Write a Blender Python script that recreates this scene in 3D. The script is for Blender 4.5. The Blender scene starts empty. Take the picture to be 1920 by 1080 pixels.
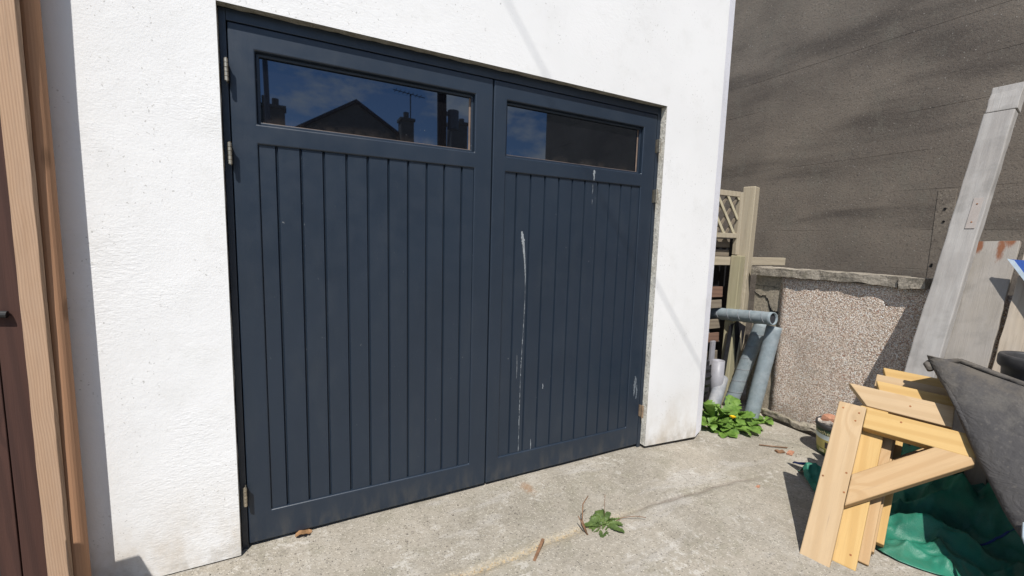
import bpy, bmesh, math, random
import numpy as np
from mathutils import Vector, Matrix, noise as mnoise
S = bpy.context.scene
COL = S.collection
random.seed(7); RNG = np.random.default_rng(7)

# ------------------------------------------------------------------ camera
cam = bpy.data.cameras.new('camera'); camo = bpy.data.objects.new('camera', cam); COL.objects.link(camo)
R_ = (0.88843473, -0.45814303, 0.02808359); U_ = (0.026302, 0.11189747, 0.99337161); F_ = (0.45824877, 0.88180719, -0.11146368)
C_ = (-0.88206216, -1.94282822, 1.28771196)
camo.matrix_world = Matrix(((R_[0], U_[0], -F_[0], C_[0]), (R_[1], U_[1], -F_[1], C_[1]), (R_[2], U_[2], -F_[2], C_[2]), (0, 0, 0, 1)))
cam.sensor_width = 36; cam.lens = 14.947; cam.clip_start = 0.02; cam.clip_end = 500
S.camera = camo
S.render.resolution_x = 1024; S.render.resolution_y = 576

# ------------------------------------------------------------------ light
SUN = Vector((-0.63, -1.0, 1.75)).normalized()          # towards the sun
w = bpy.data.worlds.new('World'); S.world = w; w.use_nodes = True
nt = w.node_tree; nt.nodes.clear()
out = nt.nodes.new('ShaderNodeOutputWorld'); bg = nt.nodes.new('ShaderNodeBackground'); bg.inputs[1].default_value = 0.10
sky = nt.nodes.new('ShaderNodeTexSky'); sky.sky_type = 'NISHITA'; sky.sun_disc = False
sky.sun_elevation = math.asin(SUN.z); sky.sun_rotation = math.atan2(SUN.x, SUN.y)
sky.air_density = 1.0; sky.dust_density = 0.3; sky.ozone_density = 4.0
tc = nt.nodes.new('ShaderNodeTexCoord'); mp = nt.nodes.new('ShaderNodeMapping'); mp.inputs['Scale'].default_value = (1, 1, 2.2)
nz = nt.nodes.new('ShaderNodeTexNoise'); nz.inputs['Scale'].default_value = 5.5; nz.inputs['Detail'].default_value = 8; nz.inputs['Roughness'].default_value = .62
rp = nt.nodes.new('ShaderNodeValToRGB'); rp.color_ramp.elements[0].position = .57; rp.color_ramp.elements[1].position = .73
mx = nt.nodes.new('ShaderNodeMix'); mx.data_type = 'RGBA'; mx.inputs['B'].default_value = (7.5, 7.3, 7.2, 1)
nt.links.new(tc.outputs['Generated'], mp.inputs['Vector']); nt.links.new(mp.outputs[0], nz.inputs['Vector'])
dt = nt.nodes.new('ShaderNodeVectorMath'); dt.operation = 'DOT_PRODUCT'; dt.inputs[1].default_value = (.40, -.85, .33); nt.links.new(tc.outputs['Generated'], dt.inputs[0])
mr = nt.nodes.new('ShaderNodeMapRange'); mr.inputs[1].default_value = .90; mr.inputs[2].default_value = .99; mr.inputs[3].default_value = 0; mr.inputs[4].default_value = .11; nt.links.new(dt.outputs['Value'], mr.inputs[0])
ad = nt.nodes.new('ShaderNodeMath'); nt.links.new(nz.outputs[0], ad.inputs[0]); nt.links.new(mr.outputs[0], ad.inputs[1]); nt.links.new(ad.outputs[0], rp.inputs[0]); nt.links.new(rp.outputs[0], mx.inputs['Factor'])
nt.links.new(sky.outputs[0], mx.inputs['A']); nt.links.new(mx.outputs['Result'], bg.inputs[0]); nt.links.new(bg.outputs[0], out.inputs[0])
sl = bpy.data.lights.new('sun', 'SUN'); sl.energy = 4.6; sl.angle = math.radians(.5); sl.color = (1, .965, .91)
so = bpy.data.objects.new('sun', sl); COL.objects.link(so); so.rotation_euler = SUN.to_track_quat('Z', 'Y').to_euler(); so.location = (-4, -6, 10)
S.view_settings.view_transform = 'Standard'; S.view_settings.look = 'None'; S.view_settings.exposure = 0.45; S.view_settings.gamma = 1
S.view_settings.use_curve_mapping = False

# ------------------------------------------------------------------ object helpers
WM = {}
def tag(o, label=None, cat=None, group=None, kind=None):
    for k, v in (('label', label), ('category', cat), ('group', group), ('kind', kind)):
        if v: o[k] = v
    return o
def thing(name, loc, label, cat, group=None):
    o = bpy.data.objects.new(name, None); COL.objects.link(o); o.location = loc; o.empty_display_size = .05
    WM[o] = Matrix.Translation(loc); return tag(o, label, cat, group)
def obj(name, vf, mat, parent=None, M=None, smooth=False, bevel=0, seg=2, label=None):
    """M: world matrix of the mesh's own frame (None: vertices are world points)"""
    vs, fs = vf
    me = bpy.data.meshes.new(name); me.from_pydata([tuple(v) for v in vs], [], [tuple(f) for f in fs])
    M = M or (WM[parent] if parent is not None else Matrix.Identity(4))
    o = bpy.data.objects.new(name, me); COL.objects.link(o)
    if parent is not None and M == WM[parent] or (parent is None and M == Matrix.Identity(4)):
        if parent is None:                                     # own origin at the base of the mesh
            a = np.array([tuple(v) for v in vs]); c = Vector(((a[:, 0].min() + a[:, 0].max()) / 2, (a[:, 1].min() + a[:, 1].max()) / 2, a[:, 2].min()))
            M = Matrix.Translation(c)
        me.transform(M.inverted())                              # vertices were world points
    WM[o] = M
    if parent is not None: o.parent = parent; o.matrix_basis = WM[parent].inverted() @ M
    else: o.matrix_basis = M
    if isinstance(mat, (list, tuple)):
        for m in mat: me.materials.append(m)
    else: me.materials.append(mat)
    bm = bmesh.new(); bm.from_mesh(me); bmesh.ops.recalc_face_normals(bm, faces=bm.faces); bm.to_mesh(me); bm.free()
    if smooth:
        for p in me.polygons: p.use_smooth = True
    if bevel:
        b = o.modifiers.new('bevel', 'BEVEL'); b.width = bevel; b.segments = seg; b.limit_method = 'ANGLE'; b.angle_limit = math.radians(40)
    if label: o['label'] = label
    return o
def join(*L):
    V = []; Fc = []
    for v, f in L:
        k = len(V); V += [tuple(a) for a in v]; Fc += [tuple(i + k for i in q) for q in f]
    return V, Fc
def box(a, b):
    (x0, y0, z0), (x1, y1, z1) = a, b
    return [(x0, y0, z0), (x1, y0, z0), (x1, y1, z0), (x0, y1, z0), (x0, y0, z1), (x1, y0, z1), (x1, y1, z1), (x0, y1, z1)], \
        [(0, 3, 2, 1), (4, 5, 6, 7), (0, 1, 5, 4), (1, 2, 6, 5), (2, 3, 7, 6), (3, 0, 4, 7)]
def prism(poly, d):
    """closed polygon of 3-D points swept by vector d"""
    n = len(poly); d = Vector(d); V = [Vector(p) for p in poly]; V += [p + d for p in V]
    return V, [tuple(range(n))[::-1], tuple(range(n, 2 * n))] + [(i, (i + 1) % n, n + (i + 1) % n, n + i) for i in range(n)]
def xf(vf, M): return [M @ Vector(v) for v in vf[0]], vf[1]
def frame(o, x, y, z):
    x, y, z = Vector(x).normalized(), Vector(y).normalized(), Vector(z).normalized(); o = Vector(o)
    return Matrix(((x.x, y.x, z.x, o.x), (x.y, y.y, z.y, o.y), (x.z, y.z, z.z, o.z), (0, 0, 0, 1)))
def along(p0, p1, side):
    """matrix: z from p0 to p1, x as near to 'side' as possible; returns matrix, length"""
    p0, p1 = Vector(p0), Vector(p1); z = (p1 - p0); L = z.length; z.normalize(); x = Vector(side); x = (x - z * x.dot(z)).normalized(); y = z.cross(x)
    return frame(p0, x, y, z), L
def plank(w_, t, L, n=8, jit=.0012, seed=0, taper=0, endcut=0):
    """board in its own frame: x width, y thickness, z length; edges slightly uneven"""
    r = random.Random(seed); V = []; Fc = []
    for i in range(n + 1):
        z = L * i / n; k = 1 - taper * i / n
        dz = [0, 0, 0, 0]
        if i == n and endcut: dz = [0, -endcut, -endcut, 0]
        for j, (a, b) in enumerate(((-.5, -.5), (.5, -.5), (.5, .5), (-.5, .5))):
            V.append((a * w_ * k + r.uniform(-jit, jit), b * t + r.uniform(-jit, jit), z + dz[j]))
    for i in range(n):
        for j in range(4): Fc.append((4 * i + j, 4 * i + (j + 1) % 4, 4 * i + 4 + (j + 1) % 4, 4 * i + 4 + j))
    Fc += [(3, 2, 1, 0), (4 * n, 4 * n + 1, 4 * n + 2, 4 * n + 3)]
    return V, Fc
def tube(p0, p1, r, seg=24, inner=None, n=1, wob=0):
    M, L = along(p0, p1, (1, .01, .02) if abs((Vector(p1) - Vector(p0)).normalized().x) < .9 else (0, 1, 0)); V = []; Fc = []
    prof = []
    for i in range(n + 1): prof.append((r * (1 + (random.uniform(-wob, wob) if wob else 0)), L * i / n))
    if inner: prof = [(inner, 0)] + prof + [(inner, L)]
    for (rr, z) in prof:
        for k in range(seg): V.append(M @ Vector((rr * math.cos(2 * math.pi * k / seg), rr * math.sin(2 * math.pi * k / seg), z)))
    m = len(prof)
    for i in range(m - 1 + (1 if inner else 0)):
        for k in range(seg):
            a, b = i, (i + 1) % m
            Fc.append((a * seg + k, a * seg + (k + 1) % seg, b * seg + (k + 1) % seg, b * seg + k))
    if not inner: Fc += [tuple(range(seg))[::-1], tuple((m - 1) * seg + k for k in range(seg))]
    return V, Fc
def lathe(prof, c, seg=40):
    V = []; Fc = []; m = len(prof)
    for r, z in prof:
        for k in range(seg): V.append((c[0] + r * math.cos(2 * math.pi * k / seg), c[1] + r * math.sin(2 * math.pi * k / seg), c[2] + z))
    for i in range(m - 1):
        for k in range(seg): Fc.append((i * seg + k, i * seg + (k + 1) % seg, (i + 1) * seg + (k + 1) % seg, (i + 1) * seg + k))
    return V, Fc
def pipeline(pts, r, seg=8):
    V = []; Fc = []; P = [Vector(p) for p in pts]; n = len(P)
    for i, p in enumerate(P):
        d = (P[min(i + 1, n - 1)] - P[max(i - 1, 0)]).normalized(); a = d.orthogonal().normalized() if i == 0 else (a - d * a.dot(d)).normalized(); b = d.cross(a)
        rr = r[i] if isinstance(r, (list, tuple)) else r
        for k in range(seg): t = 2 * math.pi * k / seg; V.append(p + (a * math.cos(t) + b * math.sin(t)) * rr)
    for i in range(n - 1):
        for k in range(seg): Fc.append((i * seg + k, i * seg + (k + 1) % seg, (i + 1) * seg + (k + 1) % seg, (i + 1) * seg + k))
    Fc += [tuple(range(seg))[::-1], tuple((n - 1) * seg + k for k in range(seg))]
    return V, Fc

def rough_box(a, b, n, amp, sc, seed=0):
    bm = bmesh.new(); vs = [bm.verts.new(v) for v in box(a, b)[0]]; [bm.faces.new([vs[i] for i in f]) for f in box(a, b)[1]]
    d = [(b[i] - a[i]) / n[i] for i in range(3)]
    for ax in range(3):
        for k in range(1, n[ax]):
            co = [0, 0, 0]; co[ax] = a[ax] + d[ax] * k; no = [0, 0, 0]; no[ax] = 1
            bmesh.ops.bisect_plane(bm, geom=bm.verts[:] + bm.edges[:] + bm.faces[:], plane_co=co, plane_no=no)
    for v in bm.verts:
        q = v.co * sc + Vector((seed, seed * 2, 0)); v.co += Vector((mnoise.noise(q), mnoise.noise(q + Vector((9, 0, 0))), mnoise.noise(q + Vector((0, 9, 0))))) * amp + Vector((mnoise.noise(q * 3), mnoise.noise(q * 3 + Vector((9, 0, 0))), mnoise.noise(q * 3 + Vector((0, 9, 0))))) * amp * .45
    bm.verts.ensure_lookup_table(); bm.verts.index_update(); r = ([v.co.copy() for v in bm.verts], [tuple(v.index for v in f.verts) for f in bm.faces]); bm.free(); return r
# ------------------------------------------------------------------ material helpers
class NT:
    def __init__(s, name, rough=.8, spec=.3):
        s.m = bpy.data.materials.new(name); s.m.use_nodes = True; s.t = s.m.node_tree; s.b = s.t.nodes['Principled BSDF']
        s.b.inputs['Roughness'].default_value = rough; s.b.inputs['Specular IOR Level'].default_value = spec; s._p = {}
    def n(s, t, **kw):
        q = s.t.nodes.new(t)
        for k, v in kw.items(): setattr(q, k, v)
        return q
    def link(s, a, b):
        if isinstance(a, (int, float)): b.default_value = a
        elif isinstance(a, (tuple, list)): b.default_value = (*a, 1) if len(a) == 3 and b.type == 'RGBA' else a
        else: s.t.links.new(a, b)
    def pos(s): return s._p.setdefault('w', s.n('ShaderNodeNewGeometry')).outputs['Position']
    def loc(s): return s._p.setdefault('o', s.n('ShaderNodeTexCoord')).outputs['Object']
    def rnd(s): return s._p.setdefault('r', s.n('ShaderNodeObjectInfo')).outputs['Random']
    def map(s, v, scale=(1, 1, 1), off=(0, 0, 0), rot=(0, 0, 0)):
        q = s.n('ShaderNodeMapping'); s.link(v, q.inputs['Vector']); q.inputs['Scale'].default_value = scale; q.inputs['Rotation'].default_value = rot
        s.link(off, q.inputs['Location']); return q.outputs[0]
    def noise(s, v, sc, det=4, rough=.55, dist=0):
        q = s.n('ShaderNodeTexNoise'); s.link(v, q.inputs['Vector']); q.inputs['Scale'].default_value = sc; q.inputs['Detail'].default_value = det
        q.inputs['Roughness'].default_value = rough; q.inputs['Distortion'].default_value = dist; return q.outputs['Fac']
    def vor(s, v, sc, out='Distance', feat='F1'):
        q = s.n('ShaderNodeTexVoronoi', feature=feat); s.link(v, q.inputs['Vector']); q.inputs['Scale'].default_value = sc; return q.outputs[out]
    def wave(s, v, sc, dist=2, det=2, axis='X', dsc=1.):
        q = s.n('ShaderNodeTexWave', bands_direction=axis); s.link(v, q.inputs['Vector']); q.inputs['Scale'].default_value = sc; q.inputs['Distortion'].default_value = dist
        q.inputs['Detail'].default_value = det; q.inputs['Detail Scale'].default_value = dsc; return q.outputs['Fac']
    def ramp(s, f, a, b, lo=0., hi=1.):
        q = s.n('ShaderNodeMapRange'); s.link(f, q.inputs[0]); q.inputs[1].default_value = a; q.inputs[2].default_value = b; q.inputs[3].default_value = lo; q.inputs[4].default_value = hi
        q.interpolation_type = 'SMOOTHSTEP'; return q.outputs[0]
    def math(s, op, a, b=0.):
        q = s.n('ShaderNodeMath', operation=op); s.link(a, q.inputs[0]); s.link(b, q.inputs[1]); return q.outputs[0]
    def mul(s, *a):
        r = a[0]
        for b in a[1:]: r = s.math('MULTIPLY', r, b)
        return r
    def mix(s, f, a, b, mode='MIX'):
        q = s.n('ShaderNodeMix', data_type='RGBA', blend_type=mode); s.link(f, q.inputs['Factor']); s.link(a, q.inputs['A']); s.link(b, q.inputs['B']); return q.outputs['Result']
    def xyz(s, v):
        q = s.n('ShaderNodeSeparateXYZ'); s.link(v, q.inputs[0]); return q.outputs
    def attr(s, name): return s.n('ShaderNodeAttribute', attribute_name=name).outputs['Fac']
    def bump(s, h, st=.5, d=.01, prev=None):
        q = s.n('ShaderNodeBump'); s.link(h, q.inputs['Height']); q.inputs['Strength'].default_value = st; q.inputs['Distance'].default_value = d
        if prev: s.link(prev, q.inputs['Normal'])
        return q.outputs[0]
    def fin(s, col=None, nrm=None, rough=None, metal=None):
        if col is not None: s.link(col, s.b.inputs['Base Color'])
        if nrm is not None: s.link(nrm, s.b.inputs['Normal'])
        if rough is not None: s.link(rough, s.b.inputs['Roughness'])
        if metal is not None: s.link(metal, s.b.inputs['Metallic'])
        return s.m

def m_render(name, base=(.695, .692, .686), dirt=True, rough_x=True):
    q = NT(name, .9, .2); p = q.pos()
    big = q.noise(p, 1.3, 4); c = q.mix(q.ramp(big, .35, .75), base, tuple(b * .93 for b in base))
    c = q.mix(q.mul(q.ramp(q.noise(p, 6, 6, .7), .50, .72), .45), c, (.60, .595, .58))
    c = q.mix(q.mul(q.ramp(q.noise(p, 95, 2, .5), .66, .72), q.ramp(q.noise(p, 5, 2), .45, .6), .7), c, (.36, .35, .33))
    c = q.mix(q.mul(q.ramp(q.noise(p, 24, 3, .6), .70, .76), .55), c, (.45, .44, .43))
    z = q.xyz(p)[2]
    if dirt:
        d = q.mul(q.ramp(z, .42, -.02), q.ramp(q.noise(q.map(p, (1, 1, .6)), 4.5, 5, .65), .30, .68))
        c = q.mix(q.mul(d, .75), c, (.43, .36, .27))
        d2 = q.mul(q.ramp(z, .12, -.03), q.ramp(q.noise(p, 16, 4, .7), .35, .7)); c = q.mix(q.mul(d2, .6), c, (.30, .27, .22))
    arcs = q.wave(q.map(p, (1, 1, 1.7), rot=(0, .5, 0)), 9, 9, 4, 'X', 1.6); arcs2 = q.noise(q.map(p, (20, 20, 60), rot=(0, -.35, 0)), 1.4, 4, .6, 1.2)
    fine = q.noise(p, 130, 4, .6); mid = q.noise(p, 22, 5, .6)
    patch = q.ramp(q.noise(p, 2.2, 2), .42, .62)
    h = q.math('ADD', q.mul(arcs2, patch, .9), q.math('ADD', q.mul(fine, .35), q.math('ADD', q.mul(mid, .55), q.mul(arcs, patch, .10))))
    x = q.xyz(p)[0]; amt = q.ramp(x, .1, -1.25, .35, 1.0) if rough_x else .6
    return q.fin(c, q.bump(q.mul(h, amt), .42, .0055))
def m_wood(name, light, dark, ring=14, knots=.5, grain=1., rough=.75, weather=0, wcol=(.3, .3, .3), bump=.3, stain=None, swirl=1.6):
    """timber with its grain along the object's z axis"""
    q = NT(name, rough, .25); o = q.loc(); off = q.n('ShaderNodeCombineXYZ'); q.link(q.mul(q.rnd(), 37.), off.inputs[0]); q.link(q.mul(q.rnd(), 11.), off.inputs[2])
    v = q.map(o, (1, 1, .05), off.outputs[0]); v2 = q.map(o, (1, 1, .012), off.outputs[0]); vk = q.map(o, (1, 1, .45), off.outputs[0])
    kn = q.vor(vk, 7.0); km = q.ramp(kn, .17, .07)
    kd = q.ramp(kn, .42, .0, 0, .05 if swirl > 1 else .006)
    ad = q.n('ShaderNodeVectorMath', operation='ADD'); q.link(v, ad.inputs[0]); cb = q.n('ShaderNodeCombineXYZ'); q.link(kd, cb.inputs[0]); q.link(kd, cb.inputs[1]); q.link(cb.outputs[0], ad.inputs[1])
    rings = q.wave(ad.outputs[0], ring, swirl, 3, 'DIAGONAL', .9); fib = q.noise(v2, 420, 3, .6); fib2 = q.noise(v, 60, 4, .6)
    c = q.mix(q.mul(q.ramp(rings, .35, .95), .55 * grain), light, dark)
    c = q.mix(q.mul(q.ramp(fib, .45, .8), .45), c, tuple(a * .72 for a in light)); c = q.mix(q.mul(q.ramp(fib2, .5, .75), .35), c, dark)
    c = q.mix(q.mul(km, knots), c, tuple(a * .35 for a in dark))
    if weather:
        wv = q.ramp(q.noise(q.map(o, (1, 1, .3), off.outputs[0]), 9, 5, .65), .35, .65); c = q.mix(q.mul(wv, weather), c, wcol)
        ck = q.ramp(q.noise(q.map(o, (1, 1, .02), off.outputs[0]), 110, 4, .6), .62, .74); c = q.mix(q.mul(ck, .45), c, (.09, .08, .07))
    if stain: c = q.mix(q.mul(q.ramp(q.noise(o, 4.5, 5, .6), .5, .66), .6), c, stain)
    c = q.mix(q.mul(q.math('SUBTRACT', q.rnd(), .5), .35), c, tuple(a * .75 for a in dark))
    h = q.math('ADD', q.mul(fib, .5), q.math('ADD', q.mul(rings, .3), q.mul(fib2, .5)))
    return q.fin(c, q.bump(h, bump, .004))
def m_plain(name, col, rough=.7, var=.25, sc=12, bump=.15, bsc=80, spec=.3, metal=0, dust=None):
    q = NT(name, rough, spec); o = q.loc(); c = q.mix(q.ramp(q.noise(o, sc, 5, .6), .35, .7), col, tuple(a * (1 - var) for a in col))
    if dust: c = q.mix(q.mul(q.ramp(q.noise(o, sc * .7, 6, .68), .40, .70), dust[1]), c, dust[0])
    return q.fin(c, q.bump(q.noise(o, bsc, 3), bump, .003), None, metal)

def m_ground():
    q = NT('concrete_paving', .92, .2); p = q.pos(); X = q.xyz(p)
    c = q.mix(q.ramp(q.noise(p, 1.7, 5, .6), .35, .68), (.312, .280, .230), (.235, .212, .172))
    c = q.mix(q.mul(q.ramp(q.noise(p, 5.5, 6, .7), .48, .70), .6), c, (.355, .330, .285))
    c = q.mix(q.mul(q.ramp(q.noise(q.map(p, off=(3, 9, 0)), 7.5, 6, .7), .50, .70), .6), c, (.190, .172, .135))
    c = q.mix(q.mul(q.ramp(q.noise(q.map(p, off=(7, 3, 0)), 3.1, 6, .72), .50, .62), .5), c, (.215, .198, .150)); c = q.mix(q.mul(q.ramp(q.noise(q.map(p, (.5, 1.6, 1), off=(2, 8, 0), rot=(0, 0, -.5)), 2.6, 6, .7), .54, .64), .5), c, (.37, .35, .32))
    c = q.mix(q.mul(q.ramp(q.noise(p, 60, 4, .7), .50, .66), .5), c, (.40, .365, .31))
    c = q.mix(q.mul(q.ramp(q.noise(q.map(p, off=(5, 1, 0)), 75, 3, .6), .56, .66), .5), c, (.155, .138, .114))
    g = q.n('ShaderNodeTexVoronoi'); q.link(p, g.inputs['Vector']); g.inputs['Scale'].default_value = 115
    gm = q.mul(q.ramp(g.outputs['Distance'], .34, .22), q.ramp(q.xyz(g.outputs['Color'])[0], .70, .76)); c = q.mix(q.mul(gm, .75), c, (.52, .48, .40))
    gm2 = q.mul(q.ramp(g.outputs['Distance'], .40, .28), q.ramp(q.xyz(g.outputs['Color'])[1], .86, .9)); c = q.mix(q.mul(gm2, .75), c, (.075, .068, .06))
    # white lime blotches near the doors, rust mark, mossy damp edge
    pat = q.mul(q.ramp(q.noise(p, 26, 5, .75), .52, .62), q.ramp(q.noise(q.map(p, off=(1, 4, 0)), 2.4, 3), .50, .60)); c = q.mix(q.mul(pat, .5), c, (.50, .475, .43))
    rv = q.n('ShaderNodeVectorMath', operation='DISTANCE'); q.link(q.map(p, (1, .55, 0)), rv.inputs[0]); rv.inputs[1].default_value = (.195, -.060, 0)
    c = q.mix(q.mul(q.ramp(q.math('ADD', rv.outputs['Value'], q.mul(q.noise(p, 30, 3), .06)), .075, .035), .6), c, (.24, .135, .065))
    ca = q.attr('joint'); c = q.mix(q.mul(ca, .5), c, (.13, .10, .08)); sa = q.attr('sand'); c = q.mix(q.mul(sa, q.ramp(q.noise(p, 110, 3), .35, .6), .75), c, (.40, .33, .22))
    h = q.math('ADD', q.mul(q.noise(p, 60, 6, .7), .8), q.math('ADD', q.mul(q.noise(p, 200, 3, .6), .4), q.mul(q.ramp(g.outputs['Distance'], .5, .1), .3)))
    return q.fin(c, q.bump(h, .6, .006))
def m_bigwall():
    q = NT('dark_rendered_blocks', .93, .15); p = q.pos(); X = q.xyz(p)
    c = q.mix(q.ramp(q.noise(p, 1.6, 5, .6), .35, .68), (.195, .163, .131), (.146, .122, .100))
    st = q.noise(q.map(p, (1, .55, 3.4), rot=(.16, 0, 0)), 1.0, 3, .5, .3); c = q.mix(q.mul(q.ramp(st, .50, .72), .8), c, (.080, .067, .057))  # dark bands paint soft shadows of overhead lines into the wall colour
    c = q.mix(q.mul(q.ramp(q.noise(q.map(p, (1, 1, .6)), 6, 6, .7), .5, .7), .5), c, (.165, .150, .122))
    c = q.mix(q.mul(q.ramp(q.noise(p, 70, 4, .7), .54, .68), .55), c, (.19, .175, .145)); c = q.mix(q.mul(q.ramp(q.noise(q.map(p, off=(2, 7, 1)), 90, 3, .6), .56, .66), .6), c, (.070, .062, .055))
    g = q.n('ShaderNodeTexVoronoi'); q.link(p, g.inputs['Vector']); g.inputs['Scale'].default_value = 42
    gm = q.mul(q.ramp(g.outputs['Distance'], .24, .14), q.ramp(q.xyz(g.outputs['Color'])[0], .955, .97)); c = q.mix(q.mul(gm, .6), c, (.36, .33, .29))
    h = q.math('ADD', q.mul(q.noise(p, 55, 6, .7), .9), q.math('ADD', q.mul(q.noise(p, 170, 3), .5), q.mul(q.noise(q.map(p, (1, .25, 3)), 1.3, 3), .9)))
    return q.fin(c, q.bump(h, .45, .008))
def m_pebble():
    q = NT('pebbledash', .85, .25); p = q.pos(); g = q.n('ShaderNodeTexVoronoi'); q.link(q.map(p, (1, 1, 1.25)), g.inputs['Vector']); g.inputs['Scale'].default_value = 138; g.inputs['Randomness'].default_value = 1
    cc = q.xyz(g.outputs['Color']); c = q.mix(q.ramp(cc[0], 0, 1), (.80, .675, .565), (.53, .41, .32)); c = q.mix(q.ramp(cc[1], .72, .85), c, (.86, .83, .78)); c = q.mix(q.ramp(cc[2], .85, .95), c, (.36, .20, .14))
    c = q.mix(q.ramp(g.outputs['Distance'], .50, .75), c, (.31, .25, .20)); c = q.mix(q.mul(q.ramp(q.noise(p, 3, 4), .45, .7), .3), c, (.22, .19, .15))
    c = q.mix(q.mul(q.ramp(q.xyz(p)[2], .28, -.05), q.ramp(q.noise(p, 6, 4), .3, .6), .45), c, (.15, .13, .10))
    return q.fin(c, q.bump(q.ramp(g.outputs['Distance'], .75, .0), .8, .007))
def m_stone(name, a, b, sc=9, bump=.6, moss=None):
    q = NT(name, .93, .15); p = q.pos(); c = q.mix(q.ramp(q.noise(p, sc, 6, .7), .35, .66), a, b); c = q.mix(q.mul(q.ramp(q.noise(p, sc * 9, 4, .7), .52, .66), .55), c, tuple(min(1, x * 1.6) for x in a))
    c = q.mix(q.mul(q.ramp(q.noise(q.map(p, off=(4, 2, 7)), sc * 7, 4, .7), .54, .66), .7), c, tuple(x * .35 for x in b))
    if moss: c = q.mix(q.mul(q.ramp(q.noise(p, 14, 5, .7), .52, .62), .7), c, moss)
    return q.fin(c, q.bump(q.noise(p, 45, 6, .7), bump, .008))
def m_door():
    q = NT('navy_paint', .42, .5); p = q.pos(); X = q.xyz(p)
    c = q.mix(q.ramp(q.noise(p, 2.2, 4), .35, .7), (.0146, .0238, .0385), (.0126, .0208, .0340))
    c = q.mix(q.mul(q.ramp(q.noise(q.map(p, (1, 1, .35)), 7, 6, .7), .48, .75), .16), c, (.050, .058, .066))
    c = q.mix(q.mul(q.ramp(q.noise(p, 38, 3, .6), .755, .78), .5), c, (.24, .25, .25)); c = q.mix(q.mul(q.ramp(q.noise(q.map(p, (1, 1, .4)), 110, 2), .76, .79), .5), c, (.22, .23, .23))
    c = q.mix(q.mul(q.ramp(X[2], .16, .0), q.ramp(q.noise(q.map(p, (3, 1, 1)), 8, 5), .4, .7), .35), c, (.085, .08, .07))
    h = q.math('ADD', q.mul(q.noise(q.map(p, (60, 60, 3)), 2, 4), .6), q.mul(q.noise(p, 24, 3), .4))
    return q.fin(c, q.bump(h, .10, .003), q.ramp(q.noise(p, 12, 4), .3, .7, .35, .44))
def m_glass():
    q = NT('window_glass', .0, .5); q.b.inputs['Specular Tint'].default_value = (.58, .75, 1, 1); q.b.inputs['IOR'].default_value = 1.97; p = q.pos()
    c = q.mix(q.mul(q.ramp(q.noise(p, 60, 3, .6), .725, .75), .55), (.004, .004, .005), (.28, .26, .24))
    c = q.mix(q.mul(q.ramp(q.xyz(p)[2], 1.76, 1.705), q.ramp(q.noise(p, 14, 5, .7), .42, .65), .10), c, (.22, .17, .13))
    return q.fin(c, None, q.ramp(q.noise(p, 60, 3, .6), .715, .75, .015, .5))

def m_tub():
    q = NT('dusty_shaded_plastic', .8, .25); p = q.pos(); z = q.xyz(p)[2]
    c = q.mix(q.ramp(q.noise(p, 3.5, 4), .3, .7), (.042, .040, .041), (.060, .056, .054))
    c = q.mix(q.mul(q.ramp(q.noise(q.map(p, (1, 1, .5)), 6, 6, .7), .42, .66), q.ramp(z, .36, .62), .75), c, (.100, .092, .082))  # dust tone fades out low, painting the shaded lower half into the colour
    c = q.mix(q.mul(q.ramp(z, .60, .80), q.ramp(q.noise(p, 9, 5, .7), .32, .62), .75), c, (.120, .102, .080))
    sc_ = q.noise(q.map(p, (30, 30, 6), rot=(.6, .3, 0)), 1.5, 5, .7); c = q.mix(q.mul(q.ramp(sc_, .58, .70), .35), c, (.13, .118, .105))
    c = q.mix(q.mul(q.ramp(q.noise(p, 70, 3, .6), .60, .72), .3), c, (.14, .125, .105))
    return q.fin(c, q.bump(q.math('ADD', q.mul(q.noise(q.map(p, (1, 1, 2.2), rot=(.5, .4, 0)), 7, 5, .6, 1.2), 2.2), q.math('ADD', q.noise(p, 18, 4), q.mul(q.noise(p, 90, 3), .3))), .55, .011))
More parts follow.
